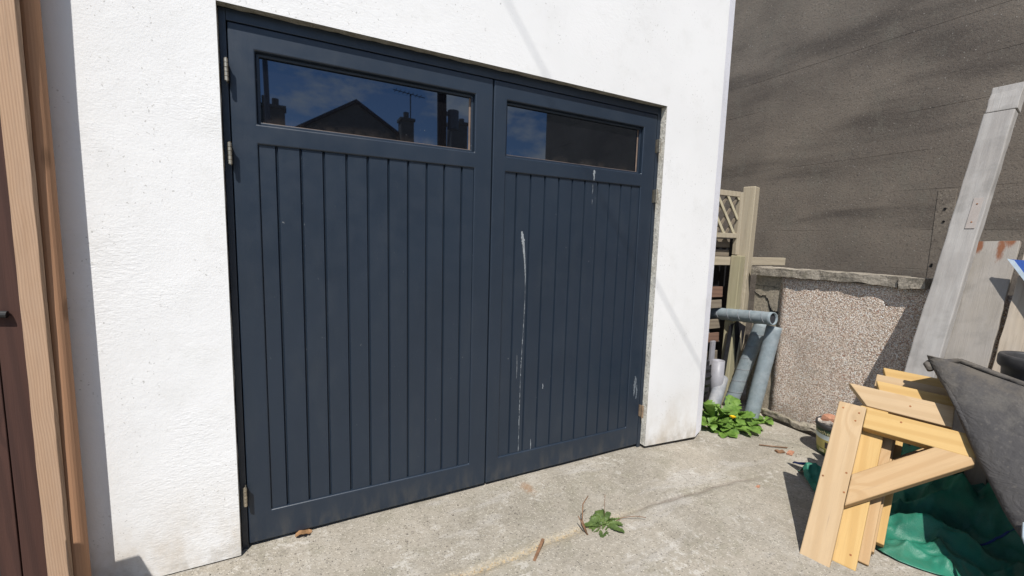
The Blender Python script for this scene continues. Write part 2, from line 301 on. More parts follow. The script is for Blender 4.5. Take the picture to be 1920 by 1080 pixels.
MT = dict(
    render=m_render('white_render'), bead=m_render('corner_render', (.83, .83, .88), False, False), reveal=m_stone('rough_reveal', (.62, .60, .54), (.46, .43, .37), 12, .9),
    soffit=m_stone('lintel_underside', (.30, .29, .25), (.18, .17, .14), 18, .5), door=m_door(), glass=m_glass(), dark=m_plain('gap_shade_black', (.012, .012, .014)),
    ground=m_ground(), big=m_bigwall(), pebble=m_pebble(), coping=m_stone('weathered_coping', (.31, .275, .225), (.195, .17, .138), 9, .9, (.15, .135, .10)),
    block=m_stone('cracked_block', (.33, .285, .22), (.235, .205, .16), 8, .6), footing=m_stone('broken_footing', (.27, .24, .19), (.16, .14, .11), 12, 1., (.10, .10, .05)), black=m_plain('black_gap', (.006, .006, .006), .95),
    steel=m_plain('brass_steel', (.52, .46, .36), .38, .35, 60, .1, 200, .5, .85), rusty=m_plain('rusty_steel', (.42, .30, .20), .6, .5, 50, .2, 200, .4, .5),
    pine=m_wood('new_pine', (.41, .275, .145), (.33, .20, .09), 12, 1, .9, .7, .35, (.33, .225, .12)), pineY=m_wood('yellow_pine', (.45, .295, .115), (.36, .21, .065), 11, 1, .9, .65, .25, (.38, .25, .09)), pineP=m_wood('pale_pine', (.42, .30, .175), (.34, .225, .115), 10, 1, .9, .7, .45, (.35, .25, .145)),
    sawn=m_wood('rough_sawn_timber', (.365, .24, .155), (.25, .155, .095), 60, .9, .9, .85, .2, (.34, .26, .20), .6, None, .4), sawn2=m_wood('orange_batten', (.36, .20, .115), (.30, .165, .09), 8, .6, .4, .8, 0, (.3,.3,.3), .2, None, .6),
    brown=m_wood('dark_brown_boards', (.070, .034, .026), (.042, .022, .018), 16, .6, .9, .8, 0, (.3,.3,.3), .3, None, 1.2), grey=m_wood('weathered_grey_timber', (.30, .28, .26), (.20, .187, .175), 14, .3, .4, .9, .65, (.375, .36, .34), .55, (.20, .19, .175), .5),
    grey2=m_wood('weathered_board', (.275, .248, .215), (.20, .178, .152), 4, .15, .5, .9, .45, (.315, .292, .268), .8, (.18, .165, .145), 2.2), grey3=m_wood('pinkish_board', (.36, .30, .23), (.27, .22, .17), 26, .3, .5, .9, .4, (.40, .36, .31), .5, None, .5),
    fence=m_wood('treated_fence_timber', (.37, .32, .235), (.28, .235, .165), 12, .5, .7, .85, .35, (.40, .33, .25), .4), fenceG=m_wood('mossy_fence_timber', (.32, .285, .19), (.24, .21, .13), 12, .3, .7, .9, .5, (.29, .265, .16), .4),
    lath=m_wood('pale_lath', (.46, .41, .29), (.34, .29, .19), 14, .3, .6, .85), slat=m_wood('old_slat', (.20, .165, .12), (.13, .10, .075), 18, .4, .9, .9, .4, (.17, .15, .13), .4), slatR=m_wood('brown_slat', (.17, .10, .07), (.10, .06, .045), 18, .4, .9, .9),
    duct=m_plain('grey_lagging', (.200, .238, .256), .7, .2, 22, .35, 120, .3, 0, ((.30, .32, .325), .4)), pvc=m_plain('grey_plastic', (.27, .265, .285), .45, .15, 14, .1), pale=m_plain('dusty_pale_pipe', (.235, .245, .265), .8, .35, 14, .3, 90, .3, 0, ((.34, .33, .32), .6)),
    rubber=m_plain('black_rubber', (.018, .018, .022), .6, .4, 30, .3), ductin=m_plain('duct_bore', (.03, .03, .035), .9),
    tub=m_tub(), blackpot=m_plain('black_plastic', (.035, .033, .033), .5, .3, 10, .15, 60, .4, 0, ((.09, .085, .08), .5)),
    tarp=m_plain('green_tarpaulin', (.020, .155, .100), .40, .35, 9, .5, 240, .25, 0, ((.07, .15, .10), .5)), hem=m_plain('blue_hem', (.022, .045, .17), .6), blue=m_plain('blue_sheet', (.03, .075, .27), .45, .1), paleblue=m_plain('pale_edge', (.38, .45, .50), .6),
    rust=m_stone('rust_stain', (.30, .125, .05), (.17, .08, .04), 40, .3), patch=m_wood('pink_patch', (.31, .275, .25), (.26, .225, .20), 10, .1, .4, .9), guano=m_plain('bird_lime', (.25, .27, .285), .9, .35, 60), lime=m_plain('faint_lime', (.13, .15, .17), .9, .4, 60),
    tubgreen=m_plain('label_green', (.03, .06, .035), .5), cream=m_plain('label_cream', (.55, .50, .28), .5), tubwhite=m_plain('label_sky', (.55, .60, .58), .5), tubyel=m_plain('label_straw', (.46, .38, .12), .5), tuboli=m_plain('label_olive', (.20, .21, .05), .5), tubbrn=m_plain('label_panel', (.05, .04, .035), .5),
    brick=m_stone('orange_brick', (.40, .205, .13), (.33, .16, .10), 30, .6), dust=m_stone('mortar_dust', (.48, .42, .36), (.38, .32, .27), 30, .5), chip=m_wood('wood_chip', (.42, .33, .21), (.32, .23, .14), 20, 0), deadleaf=m_plain('dead_leaf', (.27, .15, .07), .8, .4, 60), stalk=m_plain('dead_stalk', (.20, .11, .06), .85, .4, 60),
    grit=m_stone('grit', (.30, .27, .22), (.16, .14, .12), 60, .3), flower=m_plain('dandelion_yellow', (.80, .52, .01), .7), darkblue=m_plain('dark_blue_pole', (.018, .028, .035), .5), slate=m_stone('slate', (.10, .10, .11), (.06, .06, .065), 6, .4), housewall=m_stone('grey_harling', (.22, .205, .185), (.16, .15, .135), 4, .6),
    wood_glint=m_plain('wood_edge_and_glint', (.21, .150, .115), .8, .3, 20), creo=m_plain('creosoted_pole', (.07, .05, .04), .9), metal=m_plain('grey_metal', (.2, .2, .21), .5, .2, 20, .1, 80, .4, .6), cable=m_plain('cable_black', (.02, .02, .02), .6), red=m_plain('red_plastic', (.42, .055, .02), .5))
def m_leaf(name, a, b):
    q = NT(name, .5, .4); p = q.pos(); c = q.mix(q.ramp(q.noise(p, 22, 4), .35, .68), a, b); c = q.mix(q.mul(q.ramp(q.noise(p, 130, 3), .5, .7), .5), c, tuple(x * .6 for x in b))
    q.b.inputs['Transmission Weight'].default_value = 0; s = q.n('ShaderNodeBsdfTranslucent'); q.link(c, s.inputs[0]); ms = q.n('ShaderNodeMixShader'); ms.inputs[0].default_value = .3
    q.link(q.b.outputs[0], ms.inputs[1]); q.link(s.outputs[0], ms.inputs[2]); q.link(ms.outputs[0], q.t.nodes['Material Output'].inputs[0]); return q.fin(c, q.bump(q.noise(p, 60, 3), .3, .003))
def m_rustboard():
    m = MT['grey2'].copy(); m.name = 'rust_streaked_board'; q = NT.__new__(NT); q.m = m; q.t = m.node_tree; q.b = q.t.nodes['Principled BSDF']; q._p = {}
    o = q.loc(); old = q.b.inputs['Base Color'].links[0].from_socket; c = old; nz_ = q.noise(q.map(o, (1, 1, .35)), 38, 5, .7)
    for (x, z, sx, sz) in RUST:
        d = q.n('ShaderNodeVectorMath', operation='DISTANCE'); q.link(q.map(o, (1 / sx, 0, 1 / sz)), d.inputs[0]); d.inputs[1].default_value = (x / sx, 0, z / sz)
        f = q.ramp(q.math('ADD', d.outputs['Value'], q.mul(q.math('SUBTRACT', nz_, .5), 1.9)), 1.0, .35); c = q.mix(q.mul(f, .92), c, (.17, .062, .026))
    q.link(c, q.b.inputs['Base Color']); return m
LBZ = math.sqrt(1 + .42 ** 2 + .03) * 1.44
RUST = ((-.050, LBZ - .030, .022, .075), (.036, LBZ - .06, .024, .105), (.072, LBZ - .015, .030, .05), (-.03, LBZ - .0, .02, .02))
MT['rustyboard'] = m_rustboard()
MT['leaf'] = m_leaf('dandelion_leaf', (.185, .305, .060), (.095, .185, .030)); MT['leaf2'] = m_leaf('dull_leaf', (.125, .185, .05), (.065, .105, .03))

# ================================================================== SETTING
def sst(a, b, x):
    t = np.clip((x - a) / (b - a), 0, 1); return t * t * (3 - 2 * t)
def gz(x, y): return float(-.017 - .073 * sst(.85, 2.15, np.float64(x)))
def make_ground():
    xs = np.unique(np.concatenate([[-60, -30, -15, -8, -5, -3.2, -2.4], np.arange(-1.95, 3.0, .0125), [3.1, 3.4, 4, 6, 10, 20, 40, 70]]))
    ys = np.unique(np.concatenate([[-90, -50, -30, -18, -10, -6, -4, -3, -2.4, -2, -1.7], np.arange(-1.5, .45, .0125), [.6, .9, 1.5, 3, 6, 12, 30, 60]]))
    X, Y = np.meshgrid(xs, ys, indexing='ij'); Z = -.017 - .073 * sst(.85, 2.15, X)
    near = ((X > -1.9) & (X < 2.95) & (Y > -1.45) & (Y < .42))
    nzv = np.zeros_like(Z); f = near.nonzero()
    for i, j in zip(*f):
        v = Vector((X[i, j], Y[i, j], 0)); nzv[i, j] = mnoise.noise(v * 2.2) * .004 + mnoise.noise(v * 9) * .0016 + mnoise.noise(v * 31) * .0007
    cy = -.512 + .012 * np.sin(X * 3.1) + .006 * np.sin(X * 11) + .004 * np.sin(X * 29); d = np.abs(Y - cy)
    amp = sst(-.9, -.2, X) * (1 - sst(1.15, 1.75, X)); wd = .011 + .007 * np.sin(X * 7 + 1) * np.sin(X * 3)
    Z = Z + nzv - .007 * amp * np.exp(-(d / wd) ** 2) + .005 * sst(0, .03, cy - Y) * (1 - sst(.3, .8, cy - Y)) * amp
    jt = amp * np.exp(-(d / (wd * .75)) ** 2) * sst(.35, .7, X) + .5 * amp * np.exp(-(d / (wd * .4)) ** 2); sd = amp * np.exp(-(d / .03) ** 2) * (1 - sst(.3, .7, X))
    Z = Z - .035 * sst(2.50, 2.545, X) * (1 - sst(2.62, 2.66, X)) * sst(-.62, -.40, Y) * (1 - sst(.08, .13, Y)) * near
    n, m = X.shape; V = np.stack([X, Y, Z], -1).reshape(-1, 3); idx = np.arange(n * m).reshape(n, m)
    Fq = np.stack([idx[:-1, :-1], idx[1:, :-1], idx[1:, 1:], idx[:-1, 1:]], -1).reshape(-1, 4)
    me = bpy.data.meshes.new('ground'); me.from_pydata(V.tolist(), [], Fq.tolist()); me.materials.append(MT['ground'])
    for nm, a in (('joint', jt), ('sand', sd)):
        at = me.attributes.new(nm, 'FLOAT', 'POINT'); at.data.foreach_set('value', np.clip(a, 0, 1).reshape(-1).astype(np.float32))
    for p in me.polygons: p.use_smooth = True
    o = bpy.data.objects.new('ground', me); COL.objects.link(o); tag(o, 'worn grey concrete yard with a sandy slab joint', 'ground', None, 'structure')
make_ground()

# ------------------------------------------------------------------ garage
YF = -.04; XL, XR, ZT = -1.096, 1.100, 2.095; XC = 1.572
garage = thing('garage', (0, 0, 0), 'white rendered garage with navy double doors and two glazed strips', 'garage')
def wall_bottom(x): return -.008 - .028 * max(0, (x - 1.09)) / .5
# one skin: front face with the opening, reveals and soffit, plus side and back walls
Vw = [(-1.74, YF, -.010), (XL, YF, -.012), (XL, YF, ZT), (XR, YF, ZT), (XR, YF, -.002), (XC, YF, -.030), (XC, YF, 3.3), (-1.74, YF, 3.3)]
front = (Vw, [(0, 1, 2, 7), (2, 3, 6, 7), (3, 4, 5, 6)])
fl = obj('wall', join(front, box((-1.74, .26, -.06), (-1.5, 3.2, 3.3)), box((-1.5, 2.96, -.09), (1.716, 3.2, 3.3)), box((1.50, .26, -.09), (1.716, 2.96, 3.3)),
                      ([(-1.74, YF, -.01), (-1.74, .26, -.01), (-1.74, .26, 3.3), (-1.74, YF, 3.3)], [(0, 1, 2, 3)]),
                      ([(-1.74, YF, -.01), (XL, YF, -.012), (XL, .02, -.012), (-1.74, .02, -.01)], [(0, 3, 2, 1)]),
                      ([(XR, YF, -.002), (XC, YF, -.030), (XC, .06, -.030), (XR, .06, -.002)], [(0, 3, 2, 1)])), MT['render'], garage)
obj('corner_trim', prism([(XC, YF, -.030), (XC + .1425, YF + .0695, -.036), (XC + .1425, YF + .0695, 3.3), (XC, YF, 3.3)], (0, .25, 0)), MT['bead'], garage)
obj('roof', box((-1.9, -.15, 3.302), (1.85, 3.3, 3.42)), MT['slate'], garage)
obj('plinth', box((-1.74, .03, -.12), (XL - .01, .25, -.014)), MT['footing'], garage); obj('plinth', box((XR + .02, .04, -.12), (1.70, .25, -.04)), MT['footing'], garage)
# reveals: right one rough and pale, a thin rounded edge
def strip(pts, n=40, jit=.0015):
    (a, b) = pts; a0, a1 = map(Vector, a); b0, b1 = map(Vector, b); V = []; Fc = []
    for i in range(n + 1):
        t = i / n; V += [a0.lerp(a1, t), b0.lerp(b1, t) + Vector((random.uniform(-jit, jit), 0, random.uniform(-jit, jit)))]
    for i in range(n): Fc.append((2 * i, 2 * i + 1, 2 * i + 3, 2 * i + 2))
    return V, Fc
obj('reveal', strip((((XR, YF + .0005, -.002), (XR, YF + .0005, ZT)), ((XR + .001, .004, -.002), (XR + .001, .004, ZT)))), MT['reveal'], garage)
obj('reveal', strip((((XL, YF + .0005, -.012), (XL, YF + .0005, ZT)), ((XL - .001, .004, -.012), (XL - .001, .004, ZT)))), MT['reveal'], garage)
obj('lintel_soffit', strip((((XL, YF + .0005, ZT), (XR, YF + .0005, ZT)), ((XL, .006, ZT + .001), (XR, .006, ZT + .001))), 60, .003), MT['soffit'], garage)
# frame
H = 2.05; W = 1.07
obj('door_frame', join(box((XL + .001, .001, -.05), (-W - .003, .09, ZT)), box((W + .003, .001, -.05), (XR - .001, .09, ZT)), box((-W - .003, .001, H + .003), (W + .003, .09, ZT)),
                       box((-W - .003, .052, -.05), (-W + .02, .0899, H + .003)), box((W - .02, .052, -.05), (W + .003, .0899, H + .003)), box((-W + .02, .052, H - .02), (W - .02, .0899, H + .003))), MT['door'], garage, None, False, .0015)
def plate(xs, zs, holes, y0, y1):
    V = []; Fc = []; nx, nz = len(xs), len(zs); id0 = lambda i, j: i * nz + j; N = nx * nz
    for y in (y0, y1):
        for x in xs:
            for z in zs: V.append((x, y, z))
    solid = {(i, j) for i in range(nx - 1) for j in range(nz - 1) if (i, j) not in holes}
    for (i, j) in solid:
        a = [id0(i, j), id0(i + 1, j), id0(i + 1, j + 1), id0(i, j + 1)]; Fc += [tuple(a), tuple(k + N for k in a[::-1])]
        for (di, dj, e) in ((-1, 0, (0, 3)), (1, 0, (1, 2)), (0, -1, (0, 1)), (0, 1, (3, 2))):
            if (i + di, j + dj) not in solid: p, q = a[e[0]], a[e[1]]; Fc.append((p, q, q + N, p + N))
    used = sorted({k for f in Fc for k in f}); mp_ = {k: n for n, k in enumerate(used)}
    return [V[k] for k in used], [tuple(mp_[k] for k in f) for f in Fc]
def splat(path, y, jit=.25, n=None, seed=1):
    """thin irregular run of lime: path of (x, z, halfwidth)"""
    r = random.Random(seed); V = []; Fc = []; pts = []
    for (a, b) in zip(path[:-1], path[1:]):
        k = max(2, int(abs(a[1] - b[1]) / .006) + 1)
        for i in range(k): t = i / k; pts.append([a[c] + (b[c] - a[c]) * t for c in range(3)])
    pts.append(list(path[-1]))
    for x, z, h in pts:
        a = h * r.uniform(1 - jit, 1 + jit); b = h * r.uniform(1 - jit, 1 + jit); V += [(x - a, y, z), (x + b, y, z)]
    for i in range(len(pts) - 1): Fc.append((2 * i, 2 * i + 1, 2 * i + 3, 2 * i + 2))
    return V, Fc
def make_leaf(x0, x1, sx0, sx1, seams, label):
    leaf = obj('door_leaf', plate([x0, sx0, sx1, x1], [0, .130, 1.626, 1.700, 1.966, H], {(1, 1), (1, 3)}, .0, .048), MT['door'], garage, None, False, .0055, 3, label)
    # tongue-and-groove panel, each seam a V
    P = []; s = [sx0 - .004] + list(seams) + [sx1 + .004]; yb = .0075; g = .0055
    for i in range(len(s) - 1):
        a, b = s[i], s[i + 1]; oy = random.uniform(-.0005, .0005)
        P += [(a + .0012, yb + .010), (a + g, yb + oy), (b - g, yb + oy), (b - .0012, yb + .010)]
    V = []; Fc = []; n = len(P)
    for z in (.124, 1.632):
        for (x, y) in P: V.append((x, y, z))
    for i in range(n - 1): Fc.append((i, i + 1, n + i + 1, n + i))
    V += [(s[0], yb + .02, .124), (s[-1], yb + .02, .124), (s[-1], yb + .02, 1.632), (s[0], yb + .02, 1.632)]; Fc.append((2 * n, 2 * n + 1, 2 * n + 2, 2 * n + 3))
    obj('panel', (V, Fc), MT['door'], leaf)
    # window: bead and pane, opaque pane colour stands in for the dark room
    bx0, bx1, bz0, bz1 = sx0 + .0, sx1 - .0, 1.700, 1.966; b = .012
    obj('glazing_bead', plate([bx0, bx0 + b, bx1 - b, bx1], [bz0, bz0 + b, bz1 - b, bz1], {(1, 1)}, .021, .0335), MT['door'], leaf, None, False, .0025, 2)
    obj('wood_and_glint_strip', join(box((bx0 + b - .001, .0325, bz0 + b - .001), (bx1 - b - .0085, .0339, bz0 + b + .0035)), box((bx1 - b - .008, .0325, bz0 + b - .001), (bx1 - b + .001, .0339, bz1 - b + .001))), MT['wood_glint'], leaf)  # lower strip paints the bead's lit reflection; right strip is bare wood
    obj('pane', box((bx0 + .004, .034, bz0 + .004), (bx1 - .004, .038, bz1 - .004)), MT['glass'], leaf)
    return leaf
sL = [-.924, -.839, -.755, -.667, -.582, -.495, -.409, -.324, -.241, -.155]
LL = make_leaf(-W, -.0025, -.985, -.094, sL, None)
LR = make_leaf(.0025, W, .074, .969, [.139, .223, .309, .396, .483, .568, .657, .741, .826, .905], 'navy door leaf with a long white bird dropping streak')
obj('meeting_strip', box((-.018, .0485, 0), (.018, .060, H)), MT['door'], LL)
def hinge(x, z, leaf, mat, out):
    V = []; pr = []
    r = .0068; h = .078; py = -out
    for i in range(5):
        a = z - h / 2 + i * h / 5; pr += [(r * .55, a + .0003), (r, a + .0010), (r, a + h / 5 - .0010), (r * .55, a + h / 5 - .0003)]
    pr = [(.0, z - h / 2 - .003), (r * .6, z - h / 2 - .002)] + pr + [(r * .6, z + h / 2 + .002), (.0, z + h / 2 + .004)]
    k = lathe([(a, b) for a, b in pr], (x, py, 0), 16)
    fl_ = box((x - .0016, py + .004, z - h / 2 + .001), (x + .0016, .012, z + h / 2 - .001))
    obj('hinge', join(k, fl_), mat, leaf, None, False)
for z in (1.871, 1.577, .227):
    hinge(-1.0740, z, LL, MT['steel'], .030); hinge(1.0740, z, LR, MT['rusty'] if z < 1 else MT['steel'], .026)
# bird droppings
yb = .0062
drop = [splat([(.179, 1.335, .004), (.186, 1.300, .009), (.193, 1.25, .007), (.199, 1.205, .004), (.204, 1.15, .0035), (.208, 1.10, .0022), (.209, 1.04, .0016)], yb, .35)]
pth = []; z = 1.04; rr = random.Random(4)
while z > .128: pth.append((.209 - .012 * float(sst(1.0, .5, z)) + rr.uniform(-.001, .001), z, rr.choice((.0003, .0004, .0008, .0016, .0022)))); z -= rr.uniform(.006, .016)
drop = splat([(.179, 1.335, .004), (.186, 1.300, .009), (.193, 1.25, .007), (.199, 1.205, .004), (.204, 1.15, .0035), (.208, 1.10, .0022)] + pth, yb, .35)
obj('bird_dropping', drop, MT['guano'], LR)
for (x, z0, z1, h) in ((.172, .68, .55, .0012), (.274, .19, .116, .0024), (.62, 1.61, 1.56, .0014), (.62, 1.53, 1.50, .001), (.34, .50, .47, .003)): obj('bird_dropping', splat([(x, z0, h * .5), (x + .002, (z0 + z1) / 2, h), (x + .001, z1, h * .4)], yb, .5, None, int(x * 999)), MT['guano'], LR)
obj('bird_dropping', splat([(.620, 1.688, .002), (.621, 1.675, .007), (.6205, 1.655, .005), (.622, 1.630, .0015)], -.0012, .5, None, 5), MT['guano'], LR)
obj('scuff', splat([(1.02, .46, .004), (1.022, .42, .010), (1.018, .38, .008), (1.015, .33, .002)], -.0012, .7, None, 6), MT['lime'], LR)
obj('scuff', splat([(1.035, .40, .003), (1.037, .36, .006), (1.034, .31, .003)], -.0012, .7, None, 8), MT['lime'], LR)

# ------------------------------------------------------------------ big dark wall on the right
BX = 3.55
bw = thing('block_wall', (BX, -1.5, -.1), 'tall dark brown rendered block wall behind the low pebbledashed wall', 'wall')
Vb = []; Fb = []
yb0, yb1 = -5.27, 4.0; zs = [-.12] + [.215 + .3115 * i for i in range(16)]; G = .0022
prof = [(0, zs[0])]
for z in zs[1:]: prof += [(0, z - G), (.002, z - G * .3), (.002, z + G * .3), (0, z + G)]
prof += [(0, 5.0)]
ysb = np.linspace(yb0, yb1, 90)
for y in ysb:
    for k, (dx, z) in enumerate(prof):
        v = Vector((y, z, 0)); Vb.append((BX + dx * (1 if mnoise.noise(v * .9 + Vector((0, z * 7, 3))) > .05 else .1) + .0015 * mnoise.noise(Vector((y * .5, z * 2.6, 1))), y, z + .004 * mnoise.noise(Vector((y * 1.5, z * 3, 5)))))
m_ = len(prof)
for i in range(len(ysb) - 1):
    for k in range(m_ - 1): Fb.append((i * m_ + k, i * m_ + k + 1, (i + 1) * m_ + k + 1, (i + 1) * m_ + k))
e0 = len(Vb); Vb += [(BX, yb0, -.12), (BX + .25, yb0, -.12), (BX + .25, yb1, -.12), (BX, yb1, -.12), (BX, yb0, 5.0), (BX + .25, yb0, 5.0), (BX + .25, yb1, 5.0), (BX, yb1, 5.0)]
Fb += [(e0, e0 + 1, e0 + 5, e0 + 4), (e0 + 1, e0 + 2, e0 + 6, e0 + 5), (e0 + 2, e0 + 3, e0 + 7, e0 + 6), (e0 + 4, e0 + 5, e0 + 6, e0 + 7)]
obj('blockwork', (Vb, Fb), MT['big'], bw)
pl = obj('patch', box((BX - .003, -.585, .9), (BX + .02, -.477, 1.762)), m_stone('patch_render', (.185, .157, .126), (.146, .122, .100), 8, .4), bw, None, False, .002)
obj('drill_hole', tube((BX - .007, -.532, 1.619), (BX, -.532, 1.619), .009, 10), MT['black'], pl); obj('drill_hole', tube((BX - .007, -.534, 1.523), (BX, -.534, 1.523), .008, 10), MT['black'], pl)
obj('drill_hole', tube((BX - .007, -.50, 1.20), (BX, -.50, 1.175), .006, 8), MT['black'], pl)
# ------------------------------------------------------------------ low pebbledashed wall
LX = 2.63
lw = thing('low_wall', (LX + .05, -.6, -.09), 'low pinkish pebbledashed wall with rough stone coping', 'wall')
obj('pebbledash', rough_box((LX, -2.6, -.13), (LX + .03, .094, 1.058), (2, 60, 26), .005, 7), MT['pebble'], lw, None, True)
obj('blockwork', box((LX + .031, -2.6, -.13), (LX + .12, .092, 1.056)), MT['block'], lw)
pier = obj('pier', rough_box((LX + .012, .096, -.13), (LX + .17, .315, 1.058), (3, 6, 24), .003, 11, 3), MT['block'], lw, None, False)
# the crack and course lines of the pier
def crackstrip(pts, x, wd, seed=0):
    r = random.Random(seed); V = []; Fc = []; P = []
    for (a, b) in zip(pts[:-1], pts[1:]):
        for i in range(6): t = i / 6; P.append((a[0] + (b[0] - a[0]) * t + r.uniform(-.004, .004), a[1] + (b[1] - a[1]) * t + r.uniform(-.004, .004), (a[2] + (b[2] - a[2]) * t) * r.uniform(.6, 1.4)))
    for y, z, h in P: V += [(x, y, z - h), (x, y, z + h), (x + .012, y, z + h), (x + .012, y, z - h)]
    for i in range(len(P) - 1):
        for j in range(4): Fc.append((4 * i + j, 4 * i + (j + 1) % 4, 4 * i + 4 + (j + 1) % 4, 4 * i + 4 + j))
    return V, Fc
obj('crack', join(crackstrip([(.315, .905, .004), (.27, .875, .003), (.22, .885, .004), (.19, .84, .008), (.17, .775, .016), (.14, .745, .018), (.10, .76, .010)], LX + .0075, 0), crackstrip([(.315, .965, .0012), (.2, .967, .001), (.10, .965, .0012)], LX + .0075, 0, 2), crackstrip([(.315, .50, .002), (.10, .50, .002)], LX + .0075, 0, 3)), MT['black'], pier)
obj('coping', rough_box((LX - .034, -.662, 1.060), (LX + .16, .335, 1.124), (6, 36, 4), .010, 9, 1), MT['coping'], lw, None, False)
obj('coping', rough_box((LX - .046, -.795, 1.054), (LX + .16, -.668, 1.122), (6, 6, 4), .009, 9, 6), MT['coping'], lw, None, False)
obj('footing', rough_box((LX - .062, -.75, -.088), (LX - .002, .13, -.050), (5, 50, 4), .020, 9, 4), MT['footing'], lw, None, False)

# ------------------------------------------------------------------ fence at the back of the passage
fn = thing('fence', (2.5, .36, -.09), 'green tinted timber fence with lattice top beside the garage corner', 'fence')
def board(name, p0, p1, wd, th, side, mat, parent, seed=0, bevel=.002, n=8, jit=.001, taper=0, endcut=0, label=None):
    M, L = along(p0, p1, side); return obj(name, plank(wd, th, L, n, jit, seed, taper, endcut), mat, parent, M, False, bevel, 2, label)
board('post', (2.582, .415, -.12), (2.620, .415, 1.795), .10, .10, (.97, .25, 0), MT['fence'], fn, 1, .006)
board('post', (2.475, .40, -.12), (2.50, .40, 1.212), .10, .08, (.97, .22, 0), MT['fenceG'], fn, 2, .006)
board('rail', (1.78, .447, 1.168), (3.24, .447, 1.160), .07, .03, (0, 0, 1), MT['fence'], fn, 3)
tr = obj('trellis_frame', join(box((2.455, .395, 1.22), (2.500, .43, 1.74)), box((1.78, .397, 1.700), (2.455, .428, 1.742)), box((1.78, .397, 1.360), (2.455, .428, 1.398))), MT['fence'], fn, None, False, .002)
la = []; lb = []
def clipline(x0, z0, dx, dz, xa, xb, za, zb):
    ts = []
    t0, t1 = -9, 9
    for p, d, a, b in ((x0, dx, xa, xb), (z0, dz, za, zb)):
        u, v = (a - p) / d, (b - p) / d; t0 = max(t0, min(u, v)); t1 = min(t1, max(u, v))
    return (x0 + dx * t0, z0 + dz * t0, x0 + dx * t1, z0 + dz * t1) if t1 - t0 > .03 else None
for k in range(-6, 12):
    c = clipline(1.8 + .1285 * k, 1.37, .62, -.78, 1.78, 2.457, 1.397, 1.701)
    if c: la.append(prism([(c[0] - .0155, .400, c[1]), (c[0] + .0155, .400, c[1]), (c[2] + .0155, .400, c[3]), (c[2] - .0155, .400, c[3])], (0, .009, 0)))
    c = clipline(1.8 + .1285 * k, 1.37, .62, .78, 1.78, 2.457, 1.397, 1.701)
    if c: lb.append(prism([(c[0] - .0155, .411, c[1]), (c[0] + .0155, .411, c[1]), (c[2] + .0155, .411, c[3]), (c[2] - .0155, .411, c[3])], (0, .009, 0)))
obj('lattice', join(*la), MT['lath'], tr); obj('lattice', join(*lb), MT['slat'], tr)
for i, (z, hh, mm) in enumerate(((1.318, .07, 'slat'), (1.235, .055, 'slat'), (.90, .09, 'slatR'), (.795, .07, 'slat'), (.62, .08, 'slat'), (.50, .08, 'slatR'), (.34, .08, 'slat'))):
    board('slat', (1.78, .475, z), (2.43 if z < 1.1 else 2.47, .475, z - .004), hh, .015, (0, .05, 1), MT[mm], fn, 10 + i)
obj('added_dark_backing', box((1.74, .62, -.12), (2.80, .64, 1.36)), MT['dark'], fn)  # added near-black board, stands in for the unlit gap behind the fence

# ------------------------------------------------------------------ left gate timbers
gt = thing('side_gate', (-1.86, -.056, 0), 'dark brown boarded gate at the left edge of the yard', 'gate')
for i, (a, b) in enumerate(((-1.592, -1.700), (-1.704, -1.848), (-1.852, -1.996), (-2.0, -2.144))):
    board('board', ((a + b) / 2, -.056 + .002 * (i % 2), .01), ((a + b) / 2, -.056 + .002 * (i % 2), 2.6), abs(b - a), .022, (1, 0, 0), MT['brown'], gt, 30 + i)
obj('latch_bolt', tube((-1.74, -.078, 1.022), (-1.668, -.078, 1.016), .011, 12), MT['cable'], gt)
o = board('timber_board', (-1.5922, -.1163, -.02), (-1.5827, -.1433, 2.7), .080, .013, (.847, -.53, 0), MT['sawn'], None, 41, .0015, 30, .0007); tag(o, 'rough sawn tan board standing in front of the orange batten at far left', 'timber board')
bp = [(-1.575, -.044), (-1.546, -.044), (-1.541, -.054), (-1.5365, -.065), (-1.532, -.075), (-1.528, -.086), (-1.5255, -.096), (-1.5245, -.105), (-1.526, -.114), (-1.529, -.120), (-1.534, -.125), (-1.540, -.128), (-1.548, -.1295), (-1.556, -.128), (-1.575, -.105)]
o = obj('timber_batten', prism([(x, y, -.02) for x, y in bp], (0, 0, 2.7)), MT['sawn2']); tag(o, 'smooth rounded orange brown batten upright against the white wall, behind a board', 'timber batten')
o = obj('pole', rough_box((-1.70, -.43, -.02), (-1.615, -.36, .66), (2, 2, 8), .006, 9, 2), MT['darkblue'], None, None, False, .006); tag(o, 'short dark blue pole in the bottom left corner by the gate', 'pole')

# ------------------------------------------------------------------ pipes and tyre in the corner
def duct(p0, p1, r, label, ridges=True):
    t = thing('duct_pipe', p0, label, 'pipe', 'grey lagged duct pipes by the fence'); p0, p1 = Vector(p0), Vector(p1); L = (p1 - p0).length; d = (p1 - p0) / L
    obj('lagging', tube(p0, p1, r, 28, r * .82, 26, .018), MT['duct'], t, None, True)
    obj('bore', tube(p0 + d * .02, p1 - d * .014, r * .815, 24), MT['ductin'], t)
    if ridges:
        M, _ = along(p0, p1, (0, 1, .02)); pts = []
        for i in range(260): a = i / 259; th = a * L / .105 * 2 * math.pi; pts.append(M @ Vector((r * 1.01 * math.cos(th), r * 1.01 * math.sin(th), L * a)))
        obj('binding', pipeline(pts, .0022, 5), MT['pale'], t, None, True)
    return t
duct((2.452, .60, .690), (2.412, .0, .742), .051, 'grey duct pipe lying level across the tops of two leaning pipes')
duct((2.455, .330, -.085), (2.596, .20, .660), .055, 'longer leaning grey duct pipe, left of the one by the pebbledash')
duct((2.365, .08, -.085), (2.515, .05, .665), .055, 'leaning grey duct pipe nearest the pebbledashed wall', False)
